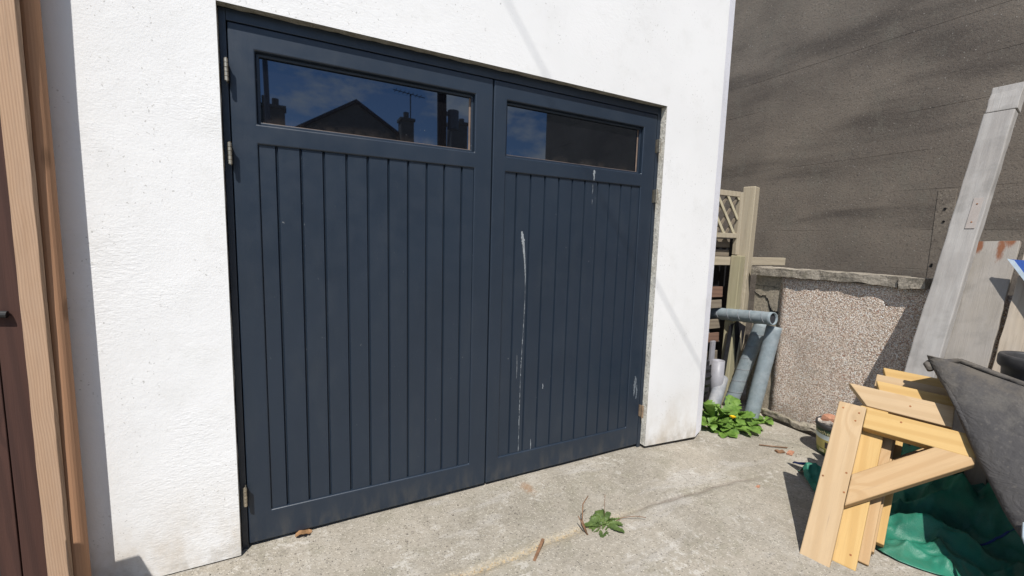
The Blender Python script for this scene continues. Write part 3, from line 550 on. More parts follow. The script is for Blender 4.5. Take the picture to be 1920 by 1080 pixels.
o = obj('short_pipe', tube((2.10, .24, -.06), (2.345, .345, .175), .050, 24, .043, 6, .01), MT['pale'], None, None, True); tag(o, 'dusty pale pipe lying slanted behind the weeds', 'pipe')
o = obj('plastic_pipe', tube((2.262, .33, -.085), (2.267, .335, .338), .050, 28, .044), MT['pvc'], None, None, True); tag(o, 'upright open grey plastic pipe beside the garage corner', 'pipe')
o = obj('plastic_offcut', box((2.28, .42, -.08), (2.33, .44, .48)), MT['pvc'], None, None, False, .002); tag(o, 'flat pale plastic strip standing behind the open pipe', 'plastic strip')
ty = thing('tyre', (1.88, .53, -.085), 'black ridged tyre standing beside the garage corner', 'tyre'); Vt = []; Ft = []
cs = [(.20, -.07), (.245, -.10), (.295, -.108), (.318, -.095), (.324, -.05), (.326, 0), (.324, .05), (.318, .095), (.295, .108), (.245, .10), (.20, .07)]; NS = 72
for k in range(NS):
    a = 2 * math.pi * k / NS
    for r, x in cs:
        rr = r + (.014 if (r > .3 and k % 2) else 0); Vt.append((1.92 + x, .53 + rr * math.cos(a), .245 + rr * math.sin(a)))
n_ = len(cs)
for k in range(NS):
    for j in range(n_): Ft.append((k * n_ + j, k * n_ + (j + 1) % n_, ((k + 1) % NS) * n_ + (j + 1) % n_, ((k + 1) % NS) * n_ + j))
obj('tread', (Vt, Ft), MT['rubber'], ty)
o = obj('added_shade_sheet', prism([(2.365, .398, -.09), (2.60, .398, -.09), (2.615, .353, .60), (2.50, .351, .655), (2.40, .353, .62)], (0, .006, 0)), MT['rubber']); tag(o, 'added black sheet for the shade behind the leaning pipes', 'added shade sheet')  # invented dark sheet, put in to darken the lit lower posts
o = obj('bent_rod', pipeline([(2.20, .52, .62), (2.30, .50, .60), (2.34, .49, .50), (2.37, .49, .46), (2.46, .49, .45)], .008), MT['pale'], None, None, True); tag(o, 'thin bent grey rod hanging against the dark fence boards', 'rod')

# ------------------------------------------------------------------ leaning post and boards
def leanM(x0, y0, lean, roll=0):
    """frame of a board leaning towards +x: x along -y (width), z up the slope"""
    z = Vector((lean, roll, 1)).normalized(); x = Vector((0, -1, 0)); x = (x - z * x.dot(z)).normalized(); return frame((x0, y0, 0), x, z.cross(x), z)
Mp = frame((2.024, -.914, -.07), *(lambda z, x: (x, z.cross(x), z))(Vector((.4, -.001, 1)).normalized(), Vector((0, -1, 0))))
post = thing('timber_post', (2.03, -.905, -.07), 'tall pale grey weathered post leaning over the low wall', 'timber post')
yv = Mp.to_3x3() @ Vector((0, 1, 0)); Mp2 = Mp.copy(); Mp2.translation = Mp.translation - yv * (.035 if yv.x < 0 else -.035)
Lp = 2.365 * 1.077
pb = obj('shaft', plank(.132, .06, Lp - .165, 26, .0022, 51), MT['grey'], post, Mp2, False, .006, 2)
Mp3 = Mp2.copy(); Mp3.translation = Mp2 @ Vector((.003, 0, Lp - .1635))
obj('top_block', plank(.134, .064, .172, 4, .0022, 52), MT['grey'], post, Mp3, False, .004, 2)
fs = -.03 if (Mp2.to_3x3() @ Vector((0, -1, 0))).x < 0 else .03
obj('patch', xf(box((.006, fs - .004, Lp - .93), (.046, fs + .004, Lp - .735)), Mp2), MT['patch'], post, None, False, .001)
[obj('nail', xf(tube((.028, fs - .0055, Lp - k), (.028, fs + .0055, Lp - k), .004, 8), Mp2), MT['rust'], pb) for k in (.775, .89)]
BOARDG = 'weathered boards leaning on the low wall'
def leaning_board(label, x1125, y0, y1, ztop, yb0, yb1, mat, seed, th=.03, extra=()):
    """board on the plane through x1125 at z 1.125 leaning .42; top edge y0..y1 (descending), bottom yb0..yb1 at z .7"""
    t = thing('weathered_board', (x1125 - .42 * 1.2, (yb0 + yb1) / 2, -.08), label, 'board', BOARDG)
    def pt(y, z): return Vector((x1125 + .42 * (z - 1.125), y, z))
    zt = ztop; k = (zt + .08) / (zt - .71)
    b0 = y0 + (yb0 - y0) * k; b1 = y1 + (yb1 - y1) * k; p0 = pt((b0 + b1) / 2, -.08); p1 = pt((y0 + y1) / 2, zt)
    M, L = along(p0, p1, (0, -1, 0)); yv_ = M.to_3x3() @ Vector((0, 1, 0)); M.translation = M.translation + yv_ * (th / 2 if yv_.x > 0 else -th / 2)
    wt, wb = abs(y1 - y0), abs(b1 - b0)
    bd = obj('plank', plank(wb, th, L, 24, .0022, seed, 1 - wt / wb), mat, t, M, False, .003, 2)
    s = -1 if yv_.x > 0 else 1
    for (ex, ez, ew, eh, sd) in extra:
        V = []; Fc = []; r = random.Random(sd); n = 12
        for i in range(n + 1):
            f = i / n; hw = ew * (1 - .75 * f) * r.uniform(.75, 1.2); V += [M @ Vector((ex * wt - hw, s * (th / 2 + .0028), L - ez - eh * f)), M @ Vector((ex * wt + hw, s * (th / 2 + .0028), L - ez - eh * f))]
        for i in range(n): Fc.append((2 * i, 2 * i + 1, 2 * i + 3, 2 * i + 2))
        obj('rust_stain', (V, Fc), MT['rust'], bd)
    return t, M, L
leaning_board('wide grey board with rust stains along its top edge', 2.59, -.926, -1.131, 1.362, -.972, -1.150, MT['rustyboard'], 61, .03)
leaning_board('pinkish weathered board at the right edge, right of the rust stained board', 2.57, -1.160, -1.36, 1.38, -1.172, -1.37, MT['grey3'], 62, .03)
# blue sheet tip
bs = thing('blue_sheet', (2.42, -1.4, .9), 'flat blue sheet whose pointed corner pokes in at the right edge', 'sheet'); bx = lambda y, z: Vector((2.50 + .42 * (z - 1.125), y, z))
poly = [bx(-1.128, 1.262), bx(-1.40, 1.246), bx(-1.56, .93), bx(-1.335, .98)]
obj('panel', prism(poly, (.006, 0, 0)), MT['blue'], bs)
d1 = (poly[3] - poly[0]).normalized(); e = Vector((0, -.016, .004)); obj('edge_strip', prism([poly[0] + Vector((-.002, .004, .002)), poly[0] + e + d1 * .012 + Vector((-.002, 0, 0)), poly[3] + e + Vector((-.002, 0, 0)), poly[3] + Vector((-.002, 0, 0))], (.010, 0, 0)), MT['paleblue'], bs)

# ------------------------------------------------------------------ stack of timber brackets
A0 = Vector((1.013, -1.026, -.030)); vv = Vector((.306, -.951, -.035)).normalized(); uu = Vector((.666, .188, .722)); uu = (uu - vv * uu.dot(vv)).normalized(); nn = vv.cross(uu); nn = nn if nn.x > 0 else -nn
BG = 'pine gallows brackets stacked against the tub'; TH = .045
def bpt(v, u, k): return A0 + vv * v + uu * u + nn * k
def bprism(name, poly, k, mat, parent, axis, th=TH, bevel=.004, label=None):
    """polygon in bracket (v,u) coordinates at depth k; own frame has z along the grain 'axis' (v,u)"""
    z = (vv * axis[0] + uu * axis[1]).normalized(); x = (vv * axis[1] - uu * axis[0]).normalized(); c = bpt(*poly[0], k); M = frame(c, x, z.cross(x), z); Mi = M.inverted()
    V, Fc = prism([Mi @ bpt(a, b, k) for a, b in poly], Mi.to_3x3() @ (nn * th))
    return obj(name, (V, Fc), mat, parent, M, False, bevel, 2, label)
def screws(pts, k, parent):
    [obj('screw', tube(bpt(a, b, k - .0012), bpt(a, b, k + .004), .0042, 10), MT['rust'], parent) for a, b in pts]
b1 = thing('timber_bracket', A0, 'front pine bracket of the stack with leg, arm and diagonal brace', 'bracket', BG)
lg = bprism('leg', [(0, 0), (.107, -.002), (.107, .785), (0, .785)], 0, MT['pineP'], b1, (0, 1)); ar = bprism('arm', [(.1085, .679), (.475, .679), (.475, .784), (.1085, .784)], .001, MT['pineY'], b1, (1, 0)); br = bprism('brace', [(.1085, .287), (.474, .652), (.474, .678), (.352, .678), (.1085, .436)], -.006, MT['pine'], b1, (1, 1), .044)
screws([(.022, .752), (.085, .745), (.078, .70), (.090, .435), (.012, .385), (.097, .345)], 0, lg); screws([(.235, .755)], .001, ar)
specs = [(.049, .080, .062, .800, .105, .103, 'pineY', 'pineP', 'second bracket of the stack, pale arm with mitred end above the front arm'),
         (.098, .110, .118, .810, .110, .148, 'pine', 'pineY', 'third bracket of the stack, short yellow mitred arm above the pale one'),
         (.147, .124, .190, .800, .104, .108, 'pine', 'pineP', 'fourth bracket of the stack, narrow pale arm behind the yellow one'),
         (.196, .150, .250, .795, .104, .158, 'pineY', 'pineY', 'rearmost bracket of the stack with the highest yellow mitred arm')]
for (k, v0, u0, L, wd, va, ml, ma, lab) in specs:
    b = thing('timber_bracket', bpt(v0, u0, k), lab, 'bracket', BG); u1 = u0 + L
    lo = {.049: .817, .098: .905, .147: .965, .196: 1.045}[k]; hi = {.049: .924, .098: 1.003, .147: 1.072, .196: 1.150}[k]; u1 = lo - .001
    g = bprism('leg', [(v0, u0), (v0 + wd, u0 - .001), (v0 + wd, u1), (v0, u1)], k, MT[ml], b, (0, 1))
    a_ = bprism('arm', [(va, lo), (.40, lo), (.40, hi), (va - (.088 if k < .05 else .034 if k != .147 else 0), hi)], k - (.004 if k < .05 else 0), MT[ma], b, (1, 0))
    q0 = v0 + wd + .001; du = .58 * k + (q0 - .1085); bprism('brace', [(q0, .295 + du), (.44, .44 + q0 * 0 + .187 + .58 * k), (.44, min(.76 + .58 * k, lo - .002)), (q0 + .12, min(.425 + .12 + du, lo - .002)), (q0, .425 + du)], k, MT['pine'], b, (1, 1))
    if k < .05: screws([(.255, .872)], k - .004, a_); screws([(.16, .115)], k, g)

# ------------------------------------------------------------------ green tarpaulin
tp = thing('tarpaulin', (1.8, -1.1, -.08), 'crumpled green tarpaulin with blue hem under the pine brackets', 'tarpaulin')
Lc = [(1.865, -.560), (1.74, -.66), (1.645, -.79), (1.52, -.96), (1.425, -1.10), (1.395, -1.17), (1.405, -1.22), (1.47, -1.335), (1.60, -1.405), (1.77, -1.475), (2.0, -1.60)]; Rc = [(1.905, -.575), (1.98, -.61), (2.08, -.68), (2.18, -.78), (2.27, -.92), (2.3, -1.0), (2.32, -1.1), (2.34, -1.25), (2.34, -1.36), (2.35, -1.5), (2.36, -1.65)]
def lerpc(Cv, t): s = t * (len(Cv) - 1); i = min(int(s), len(Cv) - 2); f = s - i; return (Cv[i][0] + (Cv[i + 1][0] - Cv[i][0]) * f, Cv[i][1] + (Cv[i + 1][1] - Cv[i][1]) * f)
def ridge(d): return max(0., 1 - abs(d)) ** 1.3
def tarp_z(x, y, e):
    q = Vector((x * 4.1, y * 4.1, 2)); a = mnoise.noise(q); rg_ = lambda w_: (1 - min(1, 2.2 * abs(mnoise.noise(w_)))) ** 2; h = .028 * rg_(q * .8) + .022 * rg_(q * 1.9 + Vector((3, 1, 0))) + .009 * rg_(q * 4.1 + Vector((5, 2, 1))) + .03 * max(0, a) 
    for (px, py, dx, dy, wd, hh) in ((1.68, -1.17, .45, -.89, .055, .095), (1.80, -1.10, .80, -.60, .085, .085), (1.62, -1.14, .72, -.69, .06, .045), (1.62, -1.26, .9, -.43, .05, .035), (1.95, -1.22, .8, -.6, .07, .06), (1.80, -.66, .6, -.8, .11, .085)):
        l = math.hypot(dx, dy); tx, ty_ = dx / l, dy / l; al = (x - px) * tx + (y - py) * ty_; pr = -(x - px) * ty_ + (y - py) * tx; h += hh * ridge(pr / wd + .35 * mnoise.noise(Vector((al * 7, px * 9, 0)))) * math.exp(-(al / .26) ** 2)
    hp_ = .30 * float(sst(1.82, 2.04, x)) * float(1 - sst(-.78, -.66, y)) * (.75 + .5 * mnoise.noise(Vector((x * 5, y * 5, 3))))
    return gz(x, y) + .006 + h * e + hp_ * (1 + .5 * mnoise.noise(Vector((x * 13, y * 13, 1))))
NSs, NT_ = 170, 130; Vt = []; Ft = []
for i in range(NSs):
    s = i / (NSs - 1); a, b = lerpc(Lc, s), lerpc(Rc, s)
    for j in range(NT_):
        t = j / (NT_ - 1); x, y = a[0] + (b[0] - a[0]) * t, a[1] + (b[1] - a[1]) * t; wdt = math.hypot(b[0] - a[0], b[1] - a[1])
        e = min(1, t * wdt / .09 + .12 + .75 * max(0, 1 - s * 3.2)) * min(1, s / .05 + .1); wob = .010 * mnoise.noise(Vector((x * 8, y * 8, 9))) * (1 - min(1, t * 6)); Vt.append((x + wob, y + wob, tarp_z(x, y, e)))
for i in range(NSs - 1):
    for j in range(NT_ - 1): Ft.append((i * NT_ + j, i * NT_ + j + 1, (i + 1) * NT_ + j + 1, (i + 1) * NT_ + j))
o = obj('sheet', (Vt, Ft), MT['tarp'], tp, None, True); sd_ = o.modifiers.new('thick', 'SOLIDIFY'); sd_.thickness = .0015
hemp = []
for i in range(40):
    t = i / 39; x = 1.775 - .04 * t + .30 * t * t + .008 * math.sin(t * 9); y = -1.135 - .34 * t + .006 * math.sin(t * 7 + 1); hemp.append((x, y, tarp_z(x, y, 1) + .001))
obj('hem', pipeline(hemp, .0045, 6), MT['hem'], tp, None, True); obj('tie_cord', pipeline([(1.90, -.585, -.03), (1.875, -.555, -.035), (1.885, -.525, -.045), (1.92, -.50, -.07)], [.010, .007, .006, .004], 8), MT['hem'], tp, None, True)
o = obj('tool_handle', pipeline([(1.74, -.88, .06), (1.84, -1.00, .12), (1.94, -1.12, .19)], .018, 10), MT['red'], None, None, True); tag(o, 'red tool handle lying on the tarpaulin inside the bracket stack', 'tool handle')

# ------------------------------------------------------------------ big dark tub, bin behind it
tub = thing('tub', tuple(bpt(.9, .1, 0)), 'big dusty dark grey plastic tub at the right edge, leaning over the brackets', 'tub')
def ve(u): return float(np.interp(u, [.0, .345, .41, .49, .66, .88, .985, 1.09, 1.3], [.80, .607, .586, .536, .456, .362, .302, .252, .17]))
def tub_ring(f, inset=0):
    """f 0 at rim, 1 at base; a rounded ring around the tub, in bracket coordinates (v, u, k)"""
    P = []; r = .050
    un, uf, kb = 1.09, 1.215, .125; u0 = 1.09 + (.10 - 1.09) * f; v0 = ve(u0)
    c = [(v0 - (.022 if inset < .003 else 0) + inset, -.052 + inset), (1.25 - inset, -.052 + inset), (1.25 - inset, kb - .02 * f - inset), (v0 + .14 + inset, kb - .02 * f - inset)]
    for i, (cv, ck) in enumerate(c):
        pv, pk = c[i - 1]; nv, nk = c[(i + 1) % 4]
        a_ = Vector((pv - cv, pk - ck)).normalized(); b_ = Vector((nv - cv, nk - ck)).normalized(); C0 = Vector((cv, ck)); ra, rb = (.10, .15) if i == 0 and inset < .003 else (r, r); A1, B1 = C0 + a_ * ra, C0 + b_ * rb
        for t in range(7): t_ = t / 6; P.append((A1 * (1 - t_) ** 2 + C0 * 2 * t_ * (1 - t_) + B1 * t_ ** 2).to_tuple())
    out_ = []
    for (v, k) in P:
        near_ = float(np.interp(v, [.22, .252, .274, .39, .43, .58, 1.3], [1.06, 1.09, 1.110, 1.100, 1.070, 1.027, .85])); far = 1.215 - .30 * (v - .39); w_ = (k + .052) / .177; ut = near_ + (far - near_) * w_
        uu_ = ut + (.10 - ut) * f; bulge = -.050 * math.sin(math.pi * min(1, f * 1.25)) * (1 - w_) * float(sst(0, .28, v - v0)) + .010 * mnoise.noise(Vector((v * 5, uu_ * 5, k * 4))) + .004 * mnoise.noise(Vector((v * 16 + uu_ * 9, uu_ * 7, 4)))
        out_.append(tuple(bpt(v + .003 * mnoise.noise(Vector((uu_ * 9, k * 5, 2))), uu_, k + bulge)))
    return out_
rr_ = [tub_ring(.9, .014), tub_ring(.5, .013), tub_ring(.06, .012), tub_ring(.012, .011), tub_ring(.0, .006), tub_ring(.006, .0), tub_ring(.02, -.002), tub_ring(.045, -.001)] + [tub_ring(.06 + .94 * i / 30, 0) for i in range(31)]
Vu = []; Fu = []; NR = len(rr_[0])
for rg in rr_: Vu += rg
for i in range(len(rr_) - 1):
    for k in range(NR): Fu.append((i * NR + k, i * NR + (k + 1) % NR, (i + 1) * NR + (k + 1) % NR, (i + 1) * NR + k))
Fu += [tuple(range(NR)), tuple((len(rr_) - 1) * NR + k for k in range(NR))]
obj('body', (Vu, Fu), MT['tub'], tub, None, True)
obj('rim_tube', pipeline([bpt(.375, 1.200, .09), bpt(.40, 1.213, .10), bpt(.60, 1.150, .105), bpt(.9, 1.062, .11), bpt(1.22, .968, .115)], [.008, .013, .014, .014, .014], 12), MT['tub'], tub, None, True)
obj('rolled_rim', pipeline([bpt(.300, 1.055, -.012), bpt(.286, 1.085, -.014), bpt(.292, 1.103, .0), bpt(.335, 1.150, .045), bpt(.39, 1.205, .09)], [.012, .015, .015, .014, .012], 12), MT['tub'], tub, None, True)
obj('near_lip', pipeline([bpt(.288, 1.095, -.014), bpt(.33, 1.098, -.034), bpt(.40, 1.088, -.045), bpt(.44, 1.062, -.045), bpt(.58, 1.022, -.045), bpt(.9, .93, -.045), bpt(1.22, .85, -.045)], [.010, .010, .008, .007, .007, .007, .007], 10), MT['tub'], tub, None, True)
obj('foot_rim', pipeline([bpt(.602, .455, -.062), bpt(.605, .40, -.064), bpt(.625, .335, -.064), bpt(.68, .27, -.064)], [.004, .008, .008, .006], 8), MT['paleblue'], tub, None, True)
bn = thing('bin', (2.16, -1.375, -.07), 'black plastic bin standing behind the grey tub', 'bin')
cx_, cy_ = 2.16, -1.375
obj('barrel', lathe([(.098, -.02), (.105, .02), (.118, .70), (.120, .735), (.132, .745), (.136, .755), (.136, .79), (.132, .80), (.120, .80), (.114, .79), (.110, .70), (.10, .25), (.0, .24)], (cx_, cy_, .02), 48), MT['blackpot'], bn, None, True)
o = obj('added_shade_sheet', rough_box((2.02, -1.23, .50), (2.10, -1.11, .90), (4, 6, 10), .03, 8, 3), MT['blackpot'], None, None, True) if False else None

# ------------------------------------------------------------------ bucket by the low wall
bc = (2.345, -.535, -.088); bk = thing('bucket', bc, 'small paint bucket with green and straw label, beside the low wall', 'bucket')
obj('shell', lathe([(0, .001), (.098, 0), (.101, .004), (.1065, .05), (.1135, .12), (.120, .185), (.1235, .19), (.1265, .195), (.128, .205), (.128, .215), (.124, .22), (.119, .218), (.117, .212), (0, .210)], bc, 48), MT['blackpot'], bk, None, True)
def band(z0, z1, a0, a1, mat, off=.0012, parent=bk, name='label', n=40):
    V = []; Fc = []; R0 = lambda z: .101 + (.1205 - .101) * (z / .185) + off
    for i in range(n + 1):
        a = math.radians(a0 + (a1 - a0) * i / n)
        for z in (z0, z1): V.append((bc[0] + R0(z) * math.cos(a), bc[1] + R0(z) * math.sin(a), bc[2] + z))
    for i in range(n): Fc.append((2 * i, 2 * i + 2, 2 * i + 3, 2 * i + 1))
    return obj(name, (V, Fc), mat, parent, None, True)
lb_ = band(.148, .186, 100, 330, MT['tubgreen']); band(.116, .148, 100, 330, MT['tubwhite']); band(.102, .116, 100, 330, MT['tubyel']); band(.052, .102, 100, 330, MT['tubyel']); band(.022, .052, 100, 330, MT['tuboli']); band(.006, .022, 100, 330, MT['tubgreen'])
band(.060, .102, 172, 222, MT['tubbrn'], .0024, lb_, 'label_panel')
band(.076, .084, 186, 206, MT['tubwhite'], .0034, lb_, 'label_mark'); band(.027, .045, 150, 170, MT['cream'], .0024, lb_, 'label_mark'); band(.030, .038, 185, 215, MT['cream'], .0024, lb_, 'label_mark')
cu = bpy.data.curves.new('letters', 'FONT'); cu.body = 'owther'; cu.size = .042; cu.extrude = .0; cu.resolution_u = 3
to = bpy.data.objects.new('letters', cu); COL.objects.link(to); bpy.context.view_layer.update(); me = bpy.data.meshes.new_from_object(to.evaluated_get(bpy.context.evaluated_depsgraph_get())); COL.objects.unlink(to); bpy.data.objects.remove(to)
tv = []
for v in me.vertices:
    a = math.radians(135) + v.co.x / .121; r = .1225 + .001; tv.append((bc[0] + r * math.cos(a), bc[1] + r * math.sin(a), bc[2] + .154 + v.co.y * .85))
obj('lettering', (tv, [tuple(p.vertices) for p in me.polygons]), MT['cream'], lb_)
obj('rubble', rough_box((bc[0] - .085, bc[1] - .085, bc[2] + .205), (bc[0] + .085, bc[1] + .085, bc[2] + .232), (7, 7, 2), .016, 22, 2), MT['dust'], bk, None, False)
o = obj('brick_piece', rough_box((bc[0] - .075, bc[1] - .02, bc[2] + .228), (bc[0] + .01, bc[1] + .07, bc[2] + .262), (4, 4, 2), .009, 30, 5), MT['brick'], None, None, False); tag(o, 'orange brick fragment lying on the rubble in the bucket', 'brick piece')

# ------------------------------------------------------------------ weeds
def leaf_mesh(L, wd, curl, lobes, seed, rise):
    r = random.Random(seed); n = 22; V = []; Fc = []
    for i in range(n + 1):
        t = i / n; env = (math.sin(math.pi * min(1, t * .92 + .03)) ** .8) * (.45 + .75 * t) if t < .97 else .12
        lob = 1 - .42 * lobes * (abs(((t * 5.5) % 1) - .5) * 2) ** 1.4 * (1 - t * .35); hw = wd * max(.05, env * lob) * r.uniform(.9, 1.1)
        if t < .14: hw = wd * .09
        a = rise - curl * t; x = L * t * (1 - .15 * t * curl); z = L * (rise * t - curl * t * t)
        sw = .04 * L * math.sin(t * 4 + seed)
        V += [(x - .15 * hw, sw - hw, z + hw * .30 + r.uniform(-.002, .002)), (x, sw, z), (x - .15 * hw, sw + hw, z + hw * .30 + r.uniform(-.002, .002))]
    for i in range(n):
        for j in (0, 1): Fc.append((3 * i + j, 3 * i + j + 1, 3 * i + 4 + j, 3 * i + 3 + j))
    return V, Fc
def rosette(c, n, L0, L1, wd, rise, lobes, seed, a0=0, a1=360):
    r = random.Random(seed); out_ = []
    for k in range(n):
        L = r.uniform(L0, L1); a = math.radians(a0 + (a1 - a0) * (k + r.uniform(-.4, .4)) / n); ri = r.uniform(*rise)
        M = Matrix.Translation((c[0] + r.uniform(-.012, .012), c[1] + r.uniform(-.012, .012), c[2])) @ Matrix.Rotation(a, 4, 'Z') @ Matrix.Rotation(r.uniform(-.4, .4), 4, 'X')
        out_.append(xf(leaf_mesh(L, wd * L * r.uniform(.8, 1.25), ri * r.uniform(.45, .9), lobes, seed * 100 + k, ri), M))
    return join(*out_)
wd1 = thing('dandelion', (2.06, .02, -.088), 'leafy green dandelion clump with one yellow flower at the garage corner', 'weed')
fo = []
for i, (x, y, n, L1, r0, r1) in enumerate(((1.92, .00, 8, .17, .2, .7), (2.03, -.01, 9, .19, .2, .8), (2.14, .0, 8, .18, .25, .8), (2.26, .03, 7, .16, .3, .9), (2.36, .03, 5, .15, .4, 1.0), (1.90, .10, 8, .22, .8, 1.7), (2.00, .13, 9, .24, .9, 1.9), (2.12, .14, 8, .23, .8, 1.7), (2.22, .12, 6, .20, .7, 1.5), (2.42, .0, 4, .13, .5, 1.2))): fo.append(rosette((x, y, gz(x, y)), n, L1 * .5, L1 * .95, .32, (r0, r1), .5, 20 + i))
obj('foliage', join(*fo), MT['leaf'], wd1, None, True)
fc = Vector((1.985, -.025, .035)); pt_ = []
for k in range(46):
    a = k * 2.4; rr = .020 * math.sqrt((k + 1) / 46); d = Vector((math.cos(a), math.sin(a), 0)); n0 = fc + d * rr * .5; tip = fc + d * (rr + .004) + Vector((0, 0, .010 - rr * .25)); s = d.cross(Vector((0, 0, 1))) * .0022
    pt_.append(([n0 - s, n0 + s, tip + s, tip - s], [(0, 1, 2, 3)]))
obj('flower', join(*pt_, lathe([(0, -.012), (.008, -.008), (.012, .0), (.014, .003), (0, .004)], fc, 12)), MT['flower'], wd1); obj('stem', pipeline([(2.0, .0, -.08), (1.992, -.015, -.02), fc - Vector((0, 0, .010))], .0022, 6), MT['leaf'], wd1, None, True)
wd2 = thing('small_weed', (.375, -.512, -.028), 'small flat weed growing from the slab joint before the doors', 'weed')
obj('foliage', join(rosette((.372, -.517, -.024), 19, .06, .115, .22, (.12, .6), .8, 71), rosette((.395, -.505, -.022), 13, .04, .085, .24, (.3, 1.0), .7, 72), rosette((.42, -.525, -.024), 9, .05, .09, .22, (.15, .6), .8, 73)), MT['leaf2'], wd2, None, True)
for P_, r_ in (([(.27, -.53, -.02), (.262, -.50, .03), (.285, -.47, .085), (.325, -.455, .105)], [.0035, .003, .0028, .002]), ([(.40, -.49, -.02), (.405, -.48, .06), (.41, -.475, .10)], .0012), ([(.42, -.525, -.015), (.47, -.53, .0), (.53, -.56, .01), (.57, -.585, .006)], .0014), ([(.262, -.545, -.015), (.25, -.51, .03), (.245, -.49, .05)], [.004, .003, .002])):
    obj('dead_stalk', pipeline(P_, r_, 6), MT['stalk'], wd2, None, True)

# ------------------------------------------------------------------ litter
def chipmesh(c, l, wd, th, rz, tilt): return xf(box((-l / 2, -wd / 2, 0), (l / 2, wd / 2, th)), Matrix.Translation(c) @ Matrix.Rotation(rz, 4, 'Z') @ Matrix.Rotation(tilt, 4, 'Y'))
L_ = []
for i in range(120):
    x = random.uniform(-.42, .46) if i < 130 else random.uniform(.25, .50); y = -.512 + .012 * math.sin(x * 3.1) + random.gauss(0, .011 if i < 130 else .03); l = random.uniform(.003, .012); L_.append(chipmesh((x, y, gz(x, y) - .003), l, l * random.uniform(.25, .6), .0018, random.uniform(0, 6.3), random.uniform(-.4, .4)))
o = obj('wood_chips', join(*L_), MT['chip']); tag(o, 'pale wood chips and dust lodged in the slab joint', 'debris', None, 'stuff')
L_ = []
for i in range(420):
    x = random.uniform(-1.2, 2.5); y = random.uniform(-1.25, -.03) if i % 3 else random.uniform(-.45, -.03); s = random.uniform(.0012, .0038) * (1.7 if i % 17 == 0 else 1); L_.append(xf(rough_box((-s, -s * .8, -s * .4), (s, s * .8, s * .7), (1, 1, 1), s * .7, 300, i), Matrix.Translation((x, y, gz(x, y) + .001))))
o = obj('grit', join(*L_), MT['grit']); tag(o, 'loose grit scattered over the concrete', 'grit', None, 'stuff')
o = obj('wood_splinter', chipmesh((.012, -.535, -.012), .125, .013, .007, .72, -.12), MT['stalk'], None, None, False, .001); tag(o, 'brown wood splinter lying on the slab joint left of the small weed', 'splinter')
def deadleaf(c, s, rz, lab, mat='deadleaf'):
    V = []; Fc = []; n = 10
    for i in range(n + 1):
        t = i / n; hw = s * .34 * math.sin(math.pi * t) ** .8 * (1 + .3 * math.sin(t * 19)); V += [(s * (t - .5), -hw, .3 * hw + s * .12 * math.sin(t * 5)), (s * (t - .5), 0, s * .1 * math.sin(t * 5)), (s * (t - .5), hw, .5 * hw + s * .05 * math.sin(t * 7))]
    for i in range(n):
        for j in (0, 1): Fc.append((3 * i + j, 3 * i + j + 1, 3 * i + 4 + j, 3 * i + 3 + j))
    o = obj('dead_leaf', xf((V, Fc), Matrix.Translation(c) @ Matrix.Rotation(rz, 4, 'Z')), MT[mat], None, None, True); tag(o, lab, 'leaf')
deadleaf((-.868, -.012, -.008), .070, .25, 'curled orange dead leaf under the left door leaf')
for (x, y, s, rz, m, lab) in ((2.07, -.40, .030, .3, 'brick', 'orange brick crumb on the concrete left of the bucket'), (2.02, -.36, .028, -.4, 'stalk', 'dark bark crumb beside the orange brick crumb'), (1.40, -.60, .016, .3, 'brick', 'tiny orange crumb alone on the open concrete')):
    o = obj('crumb', xf(rough_box((-s, -s * .5, 0), (s, s * .5, s * .35), (3, 2, 1), s * .25, 40, s * 99), Matrix.Translation((x, y, gz(x, y) + .001)) @ Matrix.Rotation(rz, 4, 'Z')), MT[m]); tag(o, lab, 'crumb')
o = obj('twig', pipeline([(1.98, -.24, gz(1.98, -.24) + .006), (2.07, -.31, gz(2.07, -.3) + .008), (2.13, -.345, gz(2.1, -.3) + .006)], .004, 6), MT['stalk'], None, None, True); tag(o, 'thin dark twig on the concrete near the low wall', 'twig')

# ------------------------------------------------------------------ across the lane (seen in the door glass)
def house(c, hw, dep, eave, rise, label, chim):
    t = thing('house', (c[0], c[1], 0), label, 'house'); x, y = c; wl_ = [(x - hw, y, -.3), (x + hw, y, -.3), (x + hw, y, eave), (x, y, eave + rise), (x - hw, y, eave)]
    obj('wall', prism(wl_, (0, -dep, 0)), MT['housewall'], t); s = rise / hw; rf = None
    rp_ = [prism([(x, y + .15, eave + rise + .14), (x, y + .15, eave + rise + .02), (x + sg * (hw + .3), y + .15, eave - .3 * s + .02), (x + sg * (hw + .3), y + .15, eave - .3 * s + .14)], (0, -dep - .3, 0)) for sg in (1, -1)]
    rf = obj('roof', join(*rp_), MT['slate'], t)
    for (cx, cy, cw, z0, z1, pots) in chim:
        obj('chimney', join(box((cx - cw / 2, cy - .3, z0), (cx + cw / 2, cy + .3, z1)), box((cx - cw / 2 - .05, cy - .35, z1), (cx + cw / 2 + .05, cy + .35, z1 + .12)), *[tube((cx + px, cy, z1 + .12), (cx + px, cy, z1 + .12 + ph), .12, 12) for px, ph in pots]), MT['housewall'], rf)
    return t, rf
h1, r1 = house((1.72, -17.9), 4.6, 9, 4.05, 2.85, 'gabled house across the lane, mirrored large in the left pane', [(3.78, -17.6, .55, 5.2, 6.35, ((0, .3),))])
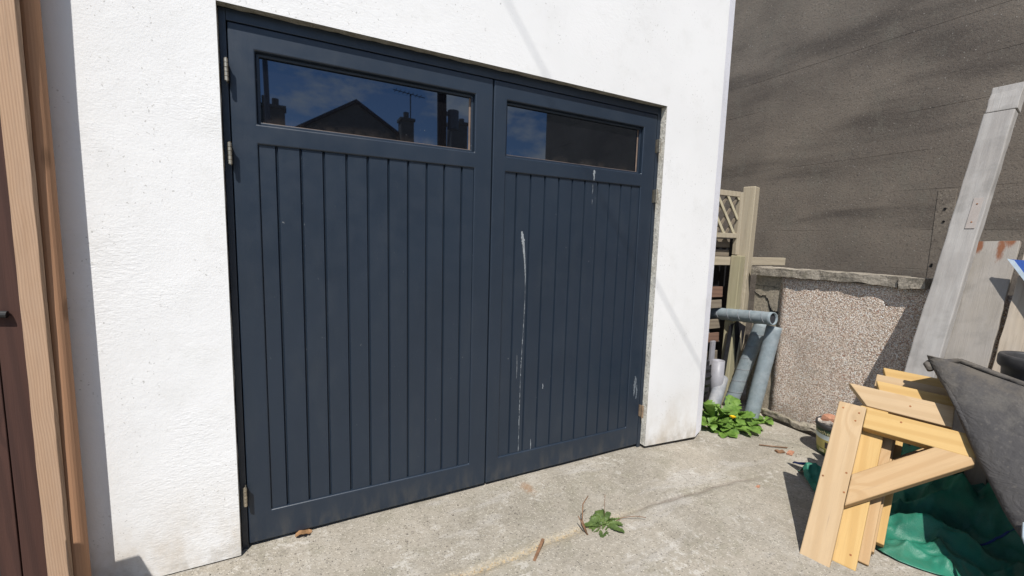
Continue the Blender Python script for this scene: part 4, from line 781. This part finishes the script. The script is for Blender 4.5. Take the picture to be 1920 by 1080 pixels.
obj('aerial', join(pipeline([(3.95, -17.5, 5.6), (3.95, -17.5, 7.55)], .03, 6), pipeline([(3.2, -17.5, 7.62), (4.6, -17.5, 7.50)], .018, 5), *[pipeline([(3.3 + .18 * k, -17.75, 7.61 - .015 * k), (3.3 + .18 * k, -17.25, 7.61 - .015 * k)], .012, 4) for k in range(7)]), MT['metal'], r1)
house((6.6, -17.3), 3.0, 8, 3.4, 1.9, 'low house beyond the gabled one, mirrored at the right end of the left pane', [(5.85, -16.7, .75, 4.5, 6.3, ((-.1, .35), (.2, .2)))])
house((-4.1, -17.6), 3.2, 8, 4.6, 1.2, 'grey house mirrored in the lower left corner of the left pane', [(-1.45, -17.9, .95, 4.5, 6.15, ((-.2, .35), (.15, .3)))])
tpole = thing('telegraph_pole', (2.86, -9.5, 0), 'wooden telegraph pole across the lane, mirrored in the left pane', 'pole')
obj('pole', tube((2.86, -9.5, -.3), (2.80, -9.55, 8.6), .125, 16), MT['creo'], tpole); obj('transformer', join(tube((3.14, -9.5, 4.25), (3.14, -9.5, 4.75), .15, 14), box((2.9, -9.53, 4.6), (3.1, -9.47, 4.7)), pipeline([(3.05, -9.5, 4.2), (2.98, -9.5, 3.6), (2.99, -9.5, 2)], .035, 6)), MT['metal'], tpole)
lp = thing('lamp_post', (-1.35, -14, 0), 'slim lamp post across the lane, mirrored at the left end of the left pane', 'lamp post'); obj('post', tube((-1.35, -14, -.2), (-1.5, -14, 8.6), .075, 12), MT['metal'], lp); obj('lamp_head', box((-1.55, -14.1, 8.6), (-1.42, -13.3, 8.75)), MT['metal'], lp, None, False, .02)
cdir = Vector((1.609 - .036, 0, .418 - 2.396)); ca = Vector((.036, YF, 2.396)) + SUN * 5.6 - cdir * .9; cb = Vector((.036, YF, 2.396)) + SUN * 4.9 + cdir * 1.6
o = obj('overhead_cable', pipeline([ca.lerp(cb, t / 16) for t in range(17)], .0034, 8), MT['cable'], None, None, True); tag(o, 'overhead cable above the yard whose faint shadow crosses the white wall', 'cable')
